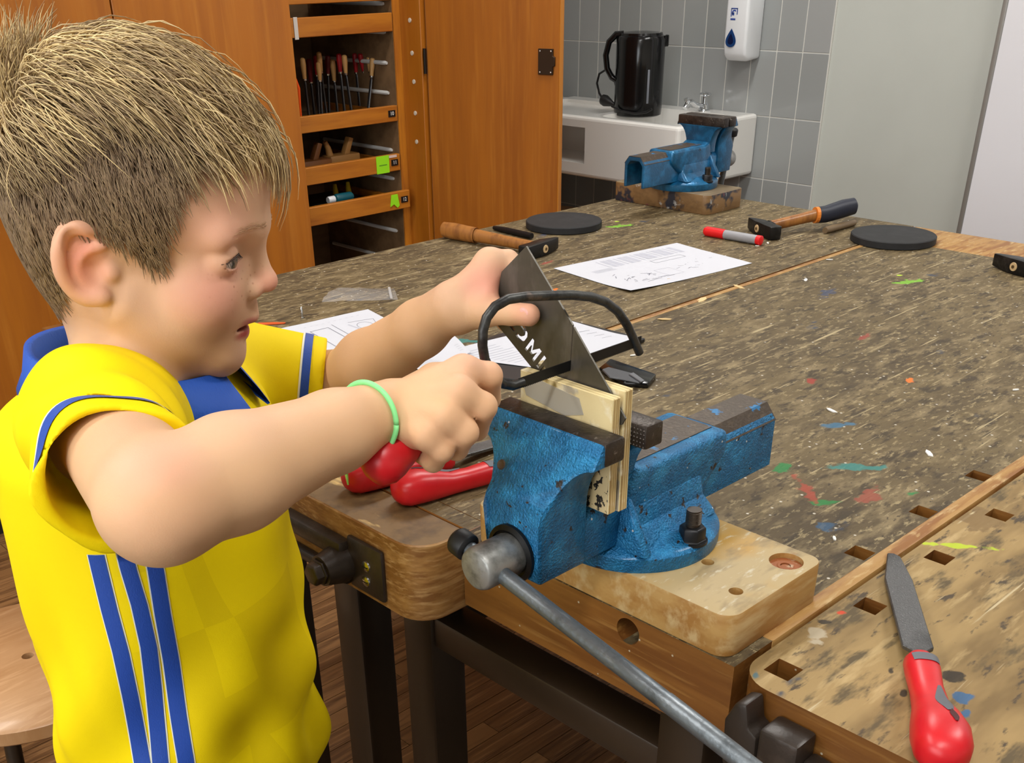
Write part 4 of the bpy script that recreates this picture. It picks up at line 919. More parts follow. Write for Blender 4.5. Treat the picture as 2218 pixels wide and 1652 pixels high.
# papers
paper_m = mat('white_paper', srgb(200, 202, 210), .75); ink = mat('print_ink', srgb(120, 122, 134), .8); ink_l = mat('print_ink_light', srgb(180, 182, 194), .8)
def paper(lab, c4, z, art, seed, curl=()):
    """c4: corners on the bench; u along c0->c1, v along c0->c3"""
    c4 = [np.array([p[0], p[1], 0]) for p in c4]; n = 12; g = G(); rg = random.Random(seed)
    cen = sum(c4)/4
    t = thing('paper_sheet', lab, 'paper', (cen[0], cen[1], z), group='paper sheets on the bench')
    P = lambda u, v: (c4[0]*(1-u)+c4[1]*u)*(1-v)+(c4[3]*(1-u)+c4[2]*u)*v
    def zf(u, v):
        h = .0006*(1+math.sin(7*u+seed)*math.sin(6*v+2*seed))
        for (cu, cv, am) in curl: h += am*max(0, 1-math.hypot(u-cu, v-cv)/.45)**2
        return z+.0004+h
    vs = [(*(P(i/n, j/n)[:2]), zf(i/n, j/n)) for j in range(n+1) for i in range(n+1)]
    fs = [(j*(n+1)+i, j*(n+1)+i+1, (j+1)*(n+1)+i+1, (j+1)*(n+1)+i) for j in range(n) for i in range(n)]
    g.add(vs+[(x, y, q_-.0003) for x, y, q_ in vs], fs+[tuple(len(vs)+k for k in reversed(f)) for f in fs])
    build('sheet', g, paper_m, t, smooth=True)
    gd, gl = G(), G()
    def line(u0, v0, u1, v1, w=.004, G_=None):
        G_ = gd if G_ is None else G_; m_ = 6; du, dv = u1-u0, v1-v0; l_ = math.hypot(du, dv)+1e-9; nu, nv = -dv/l_*w/2, du/l_*w/2*1.4
        rows = [[(*(P(u0+du*k/m_+s_*nu, v0+dv*k/m_+s_*nv)[:2]), zf(u0+du*k/m_, v0+dv*k/m_)+.0002) for s_ in (-1, 1)] for k in range(m_+1)]
        G_.rings(rows, cap=False, closed=False)
    art(line, rg, gd, gl)
    if gd.f: build('print_lines', gd, ink, t)['kind'] = 'stuff'
    if gl.f: build('print_shading', gl, ink_l, t)['kind'] = 'stuff'
    return t
def rect(line, u0, v0, u1, v1, w=.003, G_=None):
    line(u0, v0, u1, v0, w, G_); line(u1, v0, u1, v1, w, G_); line(u1, v1, u0, v1, w, G_); line(u0, v1, u0, v0, w, G_)
def art1(line, rg, gd, gl):
    for k in range(14): line(.28+.045*k, .08, .28+.045*k+.0, .30, .036 if k % 3 else .01, gl)
    for k in range(5): line(.12, .30+.018*k, .25+.05*rg.random(), .30+.018*k, .004, gl)
    rect(line, .55, .36, .80, .44, .003)
    for k in range(16):
        u, v = .14+.22*rg.random(), .52+.22*rg.random(); line(u, v, u+.05*rg.uniform(-1, 1), v+.06*rg.uniform(-1, 1), .005)
    for k in range(16):
        u, v = .15+.25*rg.random(), .78+.1*rg.random(); line(u, v, u+.06*rg.random(), v, .004)
    for k in range(14):
        u, v = .55+.35*rg.random(), .55+.25*rg.random(); line(u, v, u+.05*rg.random(), v+.03*rg.uniform(-1, 1), .0035)
    rect(line, .42, .62, .54, .82, .003, gl)
def art2(line, rg, gd, gl):
    for j in range(2):
        for k in range(12): line(.06, .30+.30*j+.018*k, .30+.03*rg.random(), .30+.30*j+.018*k, .012, gl)
    rect(line, .40, .25, .55, .75, .006); line(.60, .20, .60, .8, .005); line(.58, .55, .72, .55, .005)
    for k in range(18):
        a_ = k*.35; line(.80+.06*math.cos(a_), .42+.10*math.sin(a_), .80+.06*math.cos(a_+.35), .42+.10*math.sin(a_+.35), .004)
    line(.72, .25, .92, .30, .004); line(.92, .30, .82, .75, .004); line(.70, .30, .78, .80, .014, gl)
    for k in range(10): line(.40+.05*k, .12, .42+.05*k, .12, .004, gl)
def art3(line, rg, gd, gl):
    for k in range(10): line(.05, .15+.06*k, .3+.1*rg.random(), .15+.06*k, .006, gl)
    for k in range(4): line(.85, .4+.1*k, .93, .42+.1*k, .004)
paper('white printed drawing sheet lying flat in the middle of the far bench', [onz(1199, 582, BZ), onz(1466, 527, BZ), onz(1629, 571, BZ), onz(1366, 635, BZ)], BZ, art1, 3, curl=((0, 1, .004),))
paper('white drawing sheet with a table, partly under the far arm', [onz(538, 727, BZ), onz(797, 671, BZ), onz(905, 728, BZ), onz(650, 800, BZ)], BZ, art2, 5)
fold_c = [onz(900, 800, BZ), onz(1190, 690, BZ), onz(1397, 741, BZ), onz(1160, 838, BZ)]
cb = sum(fold_c)/4
single('black_folder', plan_prism([(p[0], p[1]) for p in fold_c], BZ+.0002, BZ+.0060), mat('black_folder', srgb(24, 24, 26), .45), 'black clipboard folder lying under a white sheet behind the sawn metal', 'folder', (cb[0], cb[1], BZ), bevel=.001, seg=1)
paper('white sheet lying on the black folder behind the saw', [onz(935, 770, BZ+.006), onz(1232, 695, BZ+.006), onz(1384, 738, BZ+.006), onz(1180, 800, BZ+.006)], BZ+.0062, art3, 9, curl=((1, 1, .004),))
paper('white sheet half hidden behind the wrists, under the other one', [onz(880, 800, BZ+.006), onz(985, 735, BZ+.006), onz(1020, 770, BZ+.006), onz(930, 815, BZ+.006)], BZ+.0104, art3, 11)
# dark plastic pouch with cutter blades
pc4 = [onz(1297, 806, BZ), onz(1322, 786, BZ), onz(1421, 820, BZ), onz(1404, 842, BZ), onz(1350, 838, BZ)]
cb = sum(pc4)/len(pc4)
t = thing('dark_pouch', 'small black plastic pouch lying behind the plywood pieces', 'pouch', (cb[0], cb[1], BZ))
build('pouch_body', plan_prism([(p[0], p[1]) for p in pc4], BZ+.0002, BZ+.007), black_plastic, t, bevel=.002)
ins = [onz(x, y, BZ+.007) for x, y in ((1304, 803), (1318, 798), (1372, 812), (1395, 826), (1385, 832), (1345, 824), (1320, 820))]
build('grey_insert', plan_prism([(p[0], p[1]) for p in ins], BZ+.007, BZ+.0095), mat('grey_insert', srgb(70, 72, 76), .4), t, bevel=.0008, seg=1)
ins = [onz(x, y, BZ+.0095) for x, y in ((1362, 812), (1372, 809), (1396, 826), (1388, 829))]
build('cutter_tip', plan_prism([(p[0], p[1]) for p in ins], BZ+.0095, BZ+.0115), mat('grey_insert2', srgb(104, 106, 110), .35), t, bevel=.0005, seg=1)
# clear zip bag
bag_m = mat('clear_film', (.9, .9, .92), .12, trans=0.0, alpha=.14, spec=.8)
b4 = [onz(697, 655, BZ), onz(735, 627, BZ), onz(852, 625, BZ), onz(862, 650, BZ)]
cb = sum(b4)/4; nB = 22
t = thing('zip_bag', 'crumpled clear plastic zip bag lying on the bench near the face', 'plastic bag', (cb[0], cb[1], BZ))
rg = random.Random(4); g = G(); vs = []
for j in range(nB+1):
    for i in range(nB+1):
        u, v = i/nB, j/nB; p = (b4[0]*(1-u)+b4[3]*u)*(1-v)+(b4[1]*(1-u)+b4[2]*u)*v
        h = (.004+.009*max(0, math.sin(3.1*u+.4))*max(0, 1-u*1.15))*math.sin(math.pi*min(max(v, .0), 1)) + .0022*math.sin(17*u+9*v)*math.sin(13*v-5*u)*(1-u)
        vs.append((p[0], p[1], BZ+.0008+max(0, h)))
g.add(vs, [(j*(nB+1)+i, j*(nB+1)+i+1, (j+1)*(nB+1)+i+1, (j+1)*(nB+1)+i) for j in range(nB) for i in range(nB)])
build('film', g, bag_m, t, smooth=True)
u = .90
g = G(); rows = []
for j in range(nB+1):
    v = j/nB; p = (b4[0]*(1-u)+b4[3]*u)*(1-v)+(b4[1]*(1-u)+b4[2]*u)*v; rows.append([(p[0], p[1], BZ+.003), (p[0]+.003, p[1]-.0028, BZ+.003)])
g.rings(rows, cap=False, closed=False); build('zip_strip', g, mat('zip_strip', srgb(200, 198, 196), .3, alpha=.7), t)
# pale chips and shavings scattered on the tops
chip_m = [mat('chip_white', srgb(228, 226, 220), .6), mat('chip_wood', srgb(214, 184, 130), .6)]
for k, (x, y, s_, m_, lab) in enumerate([(1745, 607, .007, 0, 'white chip in front of the far right disc'), (1797, 563, .008, 0, 'bent white chip beside the long seam under the far disc'), (1663, 527, .005, 0, 'white chip next to the red marker end'), (1640, 533, .006, 0, 'white chip between marker and paper'),
        (1450, 605, .005, 1, 'pale wood chip at the paper corner'), (1520, 650, .013, 1, 'curled wood shaving on the yellow seam, nearer the paper'), (1600, 622, .012, 1, 'wood shaving on the yellow seam beside the right paper corner'), (1440, 692, .012, 1, 'wood shaving on the yellow seam right of the saw frame'),
        (1373, 770, .007, 0, 'white chip between folder and pouch'), (1801, 890, .008, 0, 'elongated white chip right of the vise beam'), (2012, 983, .008, 0, 'white chip right of the teal paint smear'), (1807, 1167, .004, 0, 'white chip behind the mounting board'), (2200, 845, .006, 0, 'round white chip at the right edge of the bench'), (1100, 805, .012, 1, 'wood shaving beside the saw end')]):
    p = onz(x, y, BZ); a_ = rnd.uniform(0, 3); dx, dy = math.cos(a_), math.sin(a_)
    pl = [(-1, -.3), (-.3, -.5), (.6, -.4), (1, .1), (.4, .5), (-.6, .4)]
    single('wood_chip', G().prism([(q_[0]*s_, q_[1]*s_*.8) for q_ in pl], (p[0], p[1], BZ+.0002), (dx, dy, .08), (-dy, dx, .1), (0, 0, .0012)), chip_m[m_], lab, 'chip', (p[0], p[1], BZ), group='chips on the benches')
# ================================================================== the child
HC = at(300, 400, .745)
FH = np.array([RT[0], RT[1], 0.]); FH /= np.linalg.norm(FH); UH = np.array([0, 0, 1.]); RH = np.cross(FH, UH)
AX = np.array([FH, UH, RH])
def hl(f, u, s): return HC+(FH*f+UH*u+RH*s)*.001
def hp_px(x, y, s=0.0):
    d = ray(x, y); t = ((HC-CAM)@RH+s)/(d@RH); return CAM+d*t

class SDF:
    def __init__(s): s.p = []
    def cone(s, a, b, ra, rb, k=.01, op='u'): s.p.append((op, 'c', np.array(a, float), np.array(b, float), ra, rb, k)); return s
    def sph(s, c, r, k=.01, op='u'): return s.cone(c, np.array(c)+np.array([0, 0, 1e-5]), r, r, k, op)
    def ell(s, c, rad, k=.01, op='u', axes=None): s.p.append((op, 'e', np.array(c, float), np.array(rad, float), AX if axes is None else np.array(axes, float), 0, k)); return s
    def fn(s, f, k=.01, op='u'): s.p.append((op, 'f', f, None, None, 0, k)); return s
    def chain(s, pts, rads, k=.006):
        for i in range(len(pts)-1): s.cone(pts[i], pts[i+1], rads[i], rads[i+1], k if i == 0 else min(k, .003))
        return s
    @staticmethod
    def prim(q, P):
        if q[1] == 'c':
            a, b, ra, rb = q[2:6]; ba = b-a; pa = P-a; h = np.clip(pa@ba/(ba@ba), 0, 1)
            return np.linalg.norm(pa-h[:, None]*ba, axis=1)-(ra+(rb-ra)*h)
        if q[1] == 'e':
            c, rad, A = q[2:5]; l = (P-c)@A.T; k0 = np.linalg.norm(l/rad, axis=1); k1 = np.linalg.norm(l/rad**2, axis=1)+1e-9
            return k0*(k0-1)/k1
        return q[2](P)
    def ev(s, P, act=None):
        d = np.full(len(P), 1.0)
        for i, q in enumerate(s.p):
            if act is not None and not act[i]: continue
            b = s.prim(q, P); k = q[6]
            if q[0] == 'u':
                h = np.clip(.5+.5*(b-d)/k, 0, 1); d = b*(1-h)+d*h-k*h*(1-h)
                d = b+(d-b)*1.0 if False else d
            elif q[0] == 's':
                h = np.clip(.5-.5*(d+b)/k, 0, 1); d = d*(1-h)-b*h+k*h*(1-h)
            else:  # intersect
                h = np.clip(.5-.5*(b-d)/k, 0, 1); d = b*(1-h)+d*h+k*h*(1-h)
        return d
    def evc(s, P, bs=.04):
        """evaluate near the surface, primitives culled block by block"""
        key = np.floor(P/bs).astype(np.int64); kk = (key[:, 0]*4096+key[:, 1])*4096+key[:, 2]
        o = np.argsort(kk, kind='stable'); ks = kk[o]; st = np.r_[0, np.nonzero(np.diff(ks))[0]+1, len(ks)]
        cen = (key[o[st[:-1]]]+.5)*bs; vals = np.stack([s.prim(q, cen) for q in s.p], 1); rad = bs*.9
        ek = np.array([q[6] for q in s.p]); isf = np.array([q[1] == 'f' for q in s.p]); act = ((vals-rad-ek-.02) < 0) | isf
        out = np.empty(len(P))
        for i in range(len(st)-1):
            ix = o[st[i]:st[i+1]]; out[ix] = s.ev(P[ix], act[i])
        return out
    def mesh(s, lo, hi, cell, nb=16):
        lo = np.array(lo, float); hi = np.array(hi, float); bs = cell*nb
        nbk = np.ceil((hi-lo)/bs).astype(int)
        bi = np.stack(np.meshgrid(*[np.arange(n) for n in nbk], indexing='ij'), -1).reshape(-1, 3)
        cen = lo+(bi+.5)*bs; rad = bs*.8661
        vals = np.stack([s.prim(q, cen) for q in s.p], 1)
        D = s.ev(cen); keep = np.abs(D) < rad*1.35+.012
        off = np.stack(np.meshgrid(*[np.arange(nb+1)]*3, indexing='ij'), -1).reshape(-1, 3)
        n1 = nb+1; NG = nbk*nb+2; strides = np.array([NG[1]*NG[2], NG[2], 1])
        V, VI, Q = [], [], []
        ek = np.array([q[6] for q in s.p])
        corner = np.array([[i, j, k] for i in (0, 1) for j in (0, 1) for k in (0, 1)])
        edges = [(a, b) for a in range(8) for b in range(a+1, 8) if abs(corner[a]-corner[b]).sum() == 1]
        for b in np.nonzero(keep)[0]:
            base = bi[b]*nb
            P = lo+(base+off)*cell
            act = (vals[b]-rad*1.05-ek-.02) < 0
            act = act | np.array([q[1] == 'f' for q in s.p])
            if not act.any(): continue
            d = s.ev(P, act).reshape(n1, n1, n1)
            sg = d < 0
            if sg.all() or not sg.any(): continue
            cs = np.stack([sg[c[0]:nb+c[0], c[1]:nb+c[1], c[2]:nb+c[2]] for c in corner], -1); cnt = cs.sum(-1)
            ci = np.argwhere((cnt > 0) & (cnt < 8))
            if len(ci) == 0: continue
            dv = np.stack([d[ci[:, 0]+c[0], ci[:, 1]+c[1], ci[:, 2]+c[2]] for c in corner], 1)
            acc = np.zeros((len(ci), 3)); num = np.zeros(len(ci))
            for a, e in edges:
                va, vb = dv[:, a], dv[:, e]; m = (va < 0) != (vb < 0)
                t = np.where(m, va/np.where(m, va-vb, 1), 0)
                acc += np.where(m[:, None], corner[a]+t[:, None]*(corner[e]-corner[a]), 0); num += m
            V.append(lo+(base+ci+acc/num[:, None])*cell); VI.append((base+ci+1)@strides)
            for ax in range(3):
                u, v = (ax+1) % 3, (ax+2) % 3
                sl0 = [slice(0, nb)]*3; sl1 = [slice(0, nb)]*3; sl1[ax] = slice(1, nb+1)
                a0, a1 = sg[tuple(sl0)], sg[tuple(sl1)]
                ei = np.argwhere(a0 != a1)
                if len(ei) == 0: continue
                flip = a0[ei[:, 0], ei[:, 1], ei[:, 2]]
                g = base+ei+1; du = np.zeros(3, int); du[u] = 1; dw = np.zeros(3, int); dw[v] = 1
                q4 = np.stack([(g-du-dw)@strides, (g-dw)@strides, g@strides, (g-du)@strides], 1)
                q4[~flip] = q4[~flip][:, ::-1]; Q.append(q4)
        V = np.concatenate(V); VI = np.concatenate(VI); Q = np.concatenate(Q)
        o = np.argsort(VI); VI, V = VI[o], V[o]
        ix = np.searchsorted(VI, Q); ix = np.clip(ix, 0, len(VI)-1); ok = (VI[ix] == Q).all(1)
        return V, ix[ok]

def grad(S_, P, e=.0006):
    g = np.zeros_like(P); ev = S_.evc if len(P) > 20000 else S_.ev
    for i in range(3):
        d = np.zeros(3); d[i] = e; g[:, i] = ev(P+d)-ev(P-d)
    return g/(np.linalg.norm(g, axis=1)[:, None]+1e-9)

def np_mesh(name, V, Q, m, parent, col=None, extra=None, smooth=True):
    V = V-np.array(parent.location) if parent is not None else V
    me = bpy.data.meshes.new(name); n = len(Q); k = Q.shape[1]
    me.vertices.add(len(V)); me.vertices.foreach_set('co', V.astype(np.float32).ravel())
    me.loops.add(n*k); me.loops.foreach_set('vertex_index', Q.astype(np.int32).ravel())
    me.polygons.add(n); me.polygons.foreach_set('loop_start', np.arange(0, n*k, k, dtype=np.int32))
    me.polygons.foreach_set('use_smooth', np.full(n, smooth, dtype=bool))
    me.update(calc_edges=True); me.validate()
    if col is not None:
        a = me.color_attributes.new('Col', 'FLOAT_COLOR', 'POINT'); a.data.foreach_set('color', np.c_[col, np.ones(len(col))].astype(np.float32).ravel())
    if extra is not None:
        a = me.attributes.new('mask', 'FLOAT', 'POINT'); a.data.foreach_set('value', extra.astype(np.float32))
    o = bpy.data.objects.new(name, me); COL.objects.link(o); me.materials.append(m)
    if parent is not None: o.parent = parent
    return o

# ---- joints
RSH = at(215, 915, .74); REL = at(345, 1090, .60); RWR = at(848, 884, .722)
LSH = at(420, 805, .98); LEL = at(735, 838, 1.0); LWR = at(980, 662, .855)
NB = np.array([.362, .783, .995])
TOR = HC+FH*(-.048)+RH*(-.031); TX_, TY_ = TOR[0], TOR[1]
B = SDF()
# head
B.ell(hl(-3, 8, 0), (.087, .079, .069), .01)
B.ell(hl(32, -2, 0), (.0575, .050, .055), .02)
B.ell(hl(-34, -14, 0), (.054, .060, .060), .02)
B.ell(hl(27, -60, 0), (.0465, .044, .050), .016)
B.ell(hl(42, -90, 0), (.0265, .020, .0225), .014)
B.ell(hl(15, -92, 0), (.038, .032, .045), .018)
B.ell(hl(40, -121, 0), (.0170, .0160, .018), .012)
for s in (-1, 1):
    B.cone(hl(-10, -70, 48*s), hl(36, -117, 12*s), .014, .012, .022)
    B.sph(hl(40, -71, 29*s), .0240, .014)
    B.cone(hl(77, -29, 7*s), hl(62, -27, 41*s), .0085, .009, .014)
    B.sph(hl(77, -44, 31*s), .0092, .014, 's')
    B.ell(hl(58.2, -44, 31.5*s), (.0130, .0125, .0150), .004)
# nose
B.cone(hl(77.5, -44, 0), hl(81, -66, 0), .0052, .0068, .009)
B.sph(hl(81.6, -68.3, 0), .0077, .005)
for s in (-1, 1):
    B.sph(hl(73.0, -72.3, 9.0*s), .0060, .006)
    B.ell(hl(76.5, -79, 5.5*s), (.0042, .0022, .0024), .002, 's')
# mouth
B.cone(hl(66, -86, 0), hl(67.5, -92, 0), .0058, .0046, .006)
for s in (-1, 1):
    B.cone(hl(66.6, -94.3, 2*s), hl(52.0, -98, 16.5*s), .0043, .0026, .0035)
    B.cone(hl(57.4, -105.4, 0), hl(49.5, -102.0, 15*s), .0054, .0034, .0035)
B.ell(hl(57, -99.9, 0), (.017, .0026, .0170), .0014, 's')
# eyes: lid openings
for s in (-1, 1):
    B.ell(hl(70.5, -46.3, 32*s), (.0125, .0042, .0128), .0014, 's')
# neck
B.cone(hl(-32, -62, 0), NB, .044, .050, .03)
# ears: outline rolled round a shallow bowl
ear = [((212, 512), .062), ((190, 497), .069), ((163, 495), .074), ((140, 512), .077), ((127, 540), .0785), ((128, 572), .078), ((138, 602), .0755), ((160, 628), .071), ((190, 642), .0675), ((222, 642), .065)]
anti = [((222, 532), .065), ((197, 540), .0675), ((175, 562), .069), ((170, 592), .068), ((186, 615), .066), ((215, 618), .0645)]
def ear_pts(lst, sgn):
    out = []
    for (x, y), s_ in lst:
        p = hp_px(x, y, s_)
        if sgn < 0: q_ = p-HC; p = p-2*RH*(q_@RH)
        out.append(p)
    return out
def spline(P, m):
    P = [np.array(p) for p in P]; out = []
    for i in range(len(P)-1):
        a, b, c, d = P[max(i-1, 0)], P[i], P[i+1], P[min(i+2, len(P)-1)]
        for k in range(m):
            t = k/m; out.append(.5*((2*b)+(c-a)*t+(2*a-5*b+4*c-d)*t*t+(3*b-a-3*c+d)*t**3))
    return out+[P[-1]]
for sgn in (1, -1):
    E_ = spline(ear_pts(ear, sgn), 3); rr_ = list(np.interp(np.linspace(0, 9, len(E_)), range(10), [.0030, .0036, .0040, .0040, .0040, .0040, .0040, .0044, .0054, .0060]))
    c_ = ear_pts([((183, 568), .0645)], sgn)[0]
    e1 = FH*.90-RH*.43*sgn; e1 /= np.linalg.norm(e1); e3 = np.cross(e1, UH)
    B.ell(c_, (.0205, .0300, .0062), .005, axes=np.array([e1, UH, e3]))
    for i in range(len(E_)-1): B.cone(E_[i], E_[i+1], rr_[i], rr_[i+1], .0028)
    A_ = spline(ear_pts(anti, sgn), 3)
    for i in range(len(A_)-1): B.cone(A_[i], A_[i+1], .0028, .0028, .003)
    B.ell(ear_pts([((210, 590), .0715)], sgn)[0], (.0085, .0105, .0085), .004, 's')
    B.ell(ear_pts([((165, 535), .0795)], sgn)[0], (.0075, .0120, .0060), .004, 's')
    B.sph(ear_pts([((240, 592), .0605)], sgn)[0], .0040, .006)
# trunk and arms
B.cone([TX_, TY_, .92], [TX_, TY_, .60], .080, .084, .03)
B.cone(RSH, LSH, .045, .045, .03)
for s in (-1, 1):
    hp_ = TOR+RH*.05*s
    H_ = np.array([hp_[0], hp_[1], .56]); K_ = H_+np.array([FH[0]*.01, FH[1]*.01, -.27]); A_ = np.array([H_[0], H_[1], .07]); T_ = A_+FH*.09+np.array([0, 0, -.035])
    B.cone(H_, K_, .062, .040, .02); B.cone(K_, A_, .040, .026, .01); B.cone(A_-np.array([0, 0, .035]), T_, .028, .022, .015)
B.cone(RSH, REL, .035, .0345, .02)
fa = lambda a, b, f: a*(1-f)+b*f
B.cone(REL, fa(REL, RWR, .28), .0335, .0345, .01); B.cone(fa(REL, RWR, .28), fa(REL, RWR, .72), .0345, .0255, .01); B.cone(fa(REL, RWR, .72), RWR, .0255, .0198, .01)
B.cone(LSH, LEL, .040, .031, .02)
B.cone(LEL, fa(LEL, LWR, .3), .030, .0305, .01); B.cone(fa(LEL, LWR, .3), fa(LEL, LWR, .75), .0305, .0225, .01); B.cone(fa(LEL, LWR, .75), LWR, .0225, .0195, .01)
# right hand closed round the saw handle
rm = [at(1003, 806, .712), at(992, 852, .700), at(962, 902, .6965), at(923, 942, .699)]
rp = [at(1058, 814, .721), at(1046, 880, .708), at(1007, 936, .7025), at(957, 974, .704)]
rd_ = [at(1057, 862, .741), at(1030, 927, .731), at(988, 970, .7245), at(938, 998, .721)]
rt_ = [at(1026, 874, .754), at(1000, 925, .749), at(960, 962, .742), at(914, 985, .735)]
rad = [(.0105, .0093, .0085, .0072), (.0108, .0093, .0086, .0073), (.0102, .0089, .0082, .007), (.0090, .0080, .0074, .0064)]
for i in range(4):
    B.cone(RWR, rm[i], .0150, rad[i][0]*1.12, .005)
for i in range(4): B.chain([rm[i], rp[i], rd_[i], rt_[i]], rad[i], .005)
B.chain([at(880, 862, .735), at(940, 822, .755), at(998, 806, .767), at(1034, 818, .762)], (.0135, .0115, .0095, .0078), .007)
B.cone(RWR, at(905, 930, .712), .0155, .0135, .006)
# left hand pinching the sheet: thumb in front, fingers behind
lm = [onx(1060, 571, .588), onx(1050, 598, .592), onx(1044, 626, .594), onx(1040, 652, .592)]
lp = [onx(1100, 566, .602), onx(1094, 606, .609), onx(1086, 644, .609), onx(1073, 676, .605)]
ld_ = [onx(1126, 592, .603), onx(1124, 636, .607), onx(1112, 672, .606), onx(1096, 698, .603)]
lt_ = [onx(1142, 618, .5985), onx(1143, 662, .5995), onx(1131, 694, .5995), onx(1110, 714, .5985)]
for i in range(4): B.cone(LWR, lm[i], .0150, (.0108, .0112, .0108, .0098)[i], .006)
for i in range(4): B.chain([lm[i], lp[i], ld_[i], lt_[i]], [(.0100, .0088, .0080, .0066), (.0102, .0088, .0080, .0066), (.0098, .0084, .0078, .0064), (.0088, .0076, .0070, .0060)][i], .005)
th = [onx(1000, 678, .566), onx(1050, 674, .572), onx(1106, 679, .5770), onx(1146, 682, .5786)]
B.chain(th, (.0160, .0112, .0088, .0086), .009)
B.cone(th[1], lm[0], .009, .009, .010)
V, Q = B.mesh((.12, .44, 0), (.69, 1.06, 1.26), .0021)
for _ in range(2):
    d_ = B.evc(V); V = V-grad(B, V)*np.clip(d_, -.0015, .0015)[:, None]
# ---- skin colours
LOC = (V-HC)@AX.T*1000
def lin(*c): return np.array(srgb(*c))
colr = np.tile(lin(211, 169, 137), (len(V), 1))
def blend(c, w): 
    global colr
    w = np.clip(w, 0, 1)[:, None]; colr = colr*(1-w)+np.array(c)*w
def near(p, r, soft=.6): 
    d = np.linalg.norm(V-p, axis=1); return np.clip((r-d)/(r*soft), 0, 1)
AS = np.c_[LOC[:, :2], np.abs(LOC[:, 2])]
def nearL(p, r3, soft=.7):
    d = np.linalg.norm((AS-np.array(p))/np.array(r3), axis=1); return np.clip((1-d)/soft, 0, 1)
blend(lin(206, 142, 122), nearL((46, -66, 40), (36, 30, 28))*.85)
blend(lin(220, 150, 128), nearL((84, -70, 2), (16, 16, 16))*.7)
blend(lin(198, 140, 122), nearL((64, -52, 30), (16, 8, 18))*.6)
blend(lin(222, 142, 116), nearL((-22, -36, 74), (26, 34, 20))*.8)
blend(lin(176, 84, 84), nearL((64, -95.4, 6), (12, 4.2, 14))*.9)
blend(lin(178, 80, 80), nearL((57, -105, 4), (13, 5.2, 16), .5)*.95)
blend(lin(92, 34, 34), nearL((53, -99.4, 5), (14, 3.0, 18), .5))
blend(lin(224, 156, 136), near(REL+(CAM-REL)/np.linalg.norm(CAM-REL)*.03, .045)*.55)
mk = at(345, 1100, .555); blend(lin(206, 112, 104), near(mk, .010)*.8); 
mk = at(248, 1133, .575); blend(lin(184, 96, 90), near(mk, .004)*.6)
for p in rm+rp: blend(lin(224, 156, 132), near(p, .018)*.5)
for p in rt_+lt_+[th[3]]: blend(lin(224, 152, 130), near(p, .018)*.6)
blend(lin(222, 148, 128), near((th[1]+lm[0])/2, .026)*.7)
blend(lin(216, 172, 128), np.clip((-92-LOC[:, 1])/20, 0, 1)*np.clip((np.abs(LOC[:, 2])-12)/14, 0, 1)*(LOC[:, 1] > -200)*.7)
blend(lin(222, 160, 138), nearL((60, -20, 44), (40, 30, 30))*.5)
# hairline
HF = [-200, -95, -80, -58, -42, -26, -8, 6, 14, 22, 34, 48, 60, 95, 200]; HU = [-92, -92, -86, -72, -38, -14, -12, -24, -42, -38, -8, 14, 26, 36, 40]
def hair_h(L_): return np.interp(L_[:, 0], HF, HU)
hm = np.clip((LOC[:, 1]-hair_h(LOC))/5+.5, 0, 1)*(np.abs(LOC[:, 2]) < 69)*(LOC[:, 1] > -105)
ear_zone = nearL((-22, -38, 74), (24, 34, 14), .2) > 0
hm = hm*(~ear_zone)
blend(lin(122, 98, 72), hm*.9)
browm = nearL((72, -25, 22), (14, 4.2, 21), .6); blend(lin(160, 118, 80), browm*.38)
freck = np.clip(nearL((66, -62, 26), (30, 22, 34), .6), 0, 1)
skin = mat('skin', (1, 1, 1), .56, sss=.12, attr='Col', spec=.28, bump=(900, .06))
nt = skin.node_tree; N_ = nt.nodes; L_ = nt.links; bs_ = N_['Principled BSDF']; cur = bs_.inputs['Base Color'].links[0].from_socket
tc_ = N_.new('ShaderNodeTexCoord'); vo = N_.new('ShaderNodeTexVoronoi'); vo.inputs['Scale'].default_value = 210; L_.new(tc_.outputs['Object'], vo.inputs['Vector'])
mr_ = N_.new('ShaderNodeMapRange'); mr_.inputs['From Min'].default_value = .24; mr_.inputs['From Max'].default_value = .10; L_.new(vo.outputs['Distance'], mr_.inputs['Value'])
am = N_.new('ShaderNodeAttribute'); am.attribute_name = 'mask'
mu = N_.new('ShaderNodeMath'); mu.operation = 'MULTIPLY'; L_.new(mr_.outputs[0], mu.inputs[0]); L_.new(am.outputs['Fac'], mu.inputs[1])
mx_ = N_.new('ShaderNodeMix'); mx_.data_type = 'RGBA'; L_.new(mu.outputs[0], mx_.inputs[0]); L_.new(cur, mx_.inputs[6]); mx_.inputs[7].default_value = (*srgb(150, 92, 66), 1)
L_.new(mx_.outputs[2], bs_.inputs['Base Color'])
KID = thing('person', 'child in a yellow football shirt with blue stripes sawing sheet metal at the bench', 'person', (TX_, TY_, 0))
np_mesh('body', V, Q, skin, KID, colr, freck*.55)

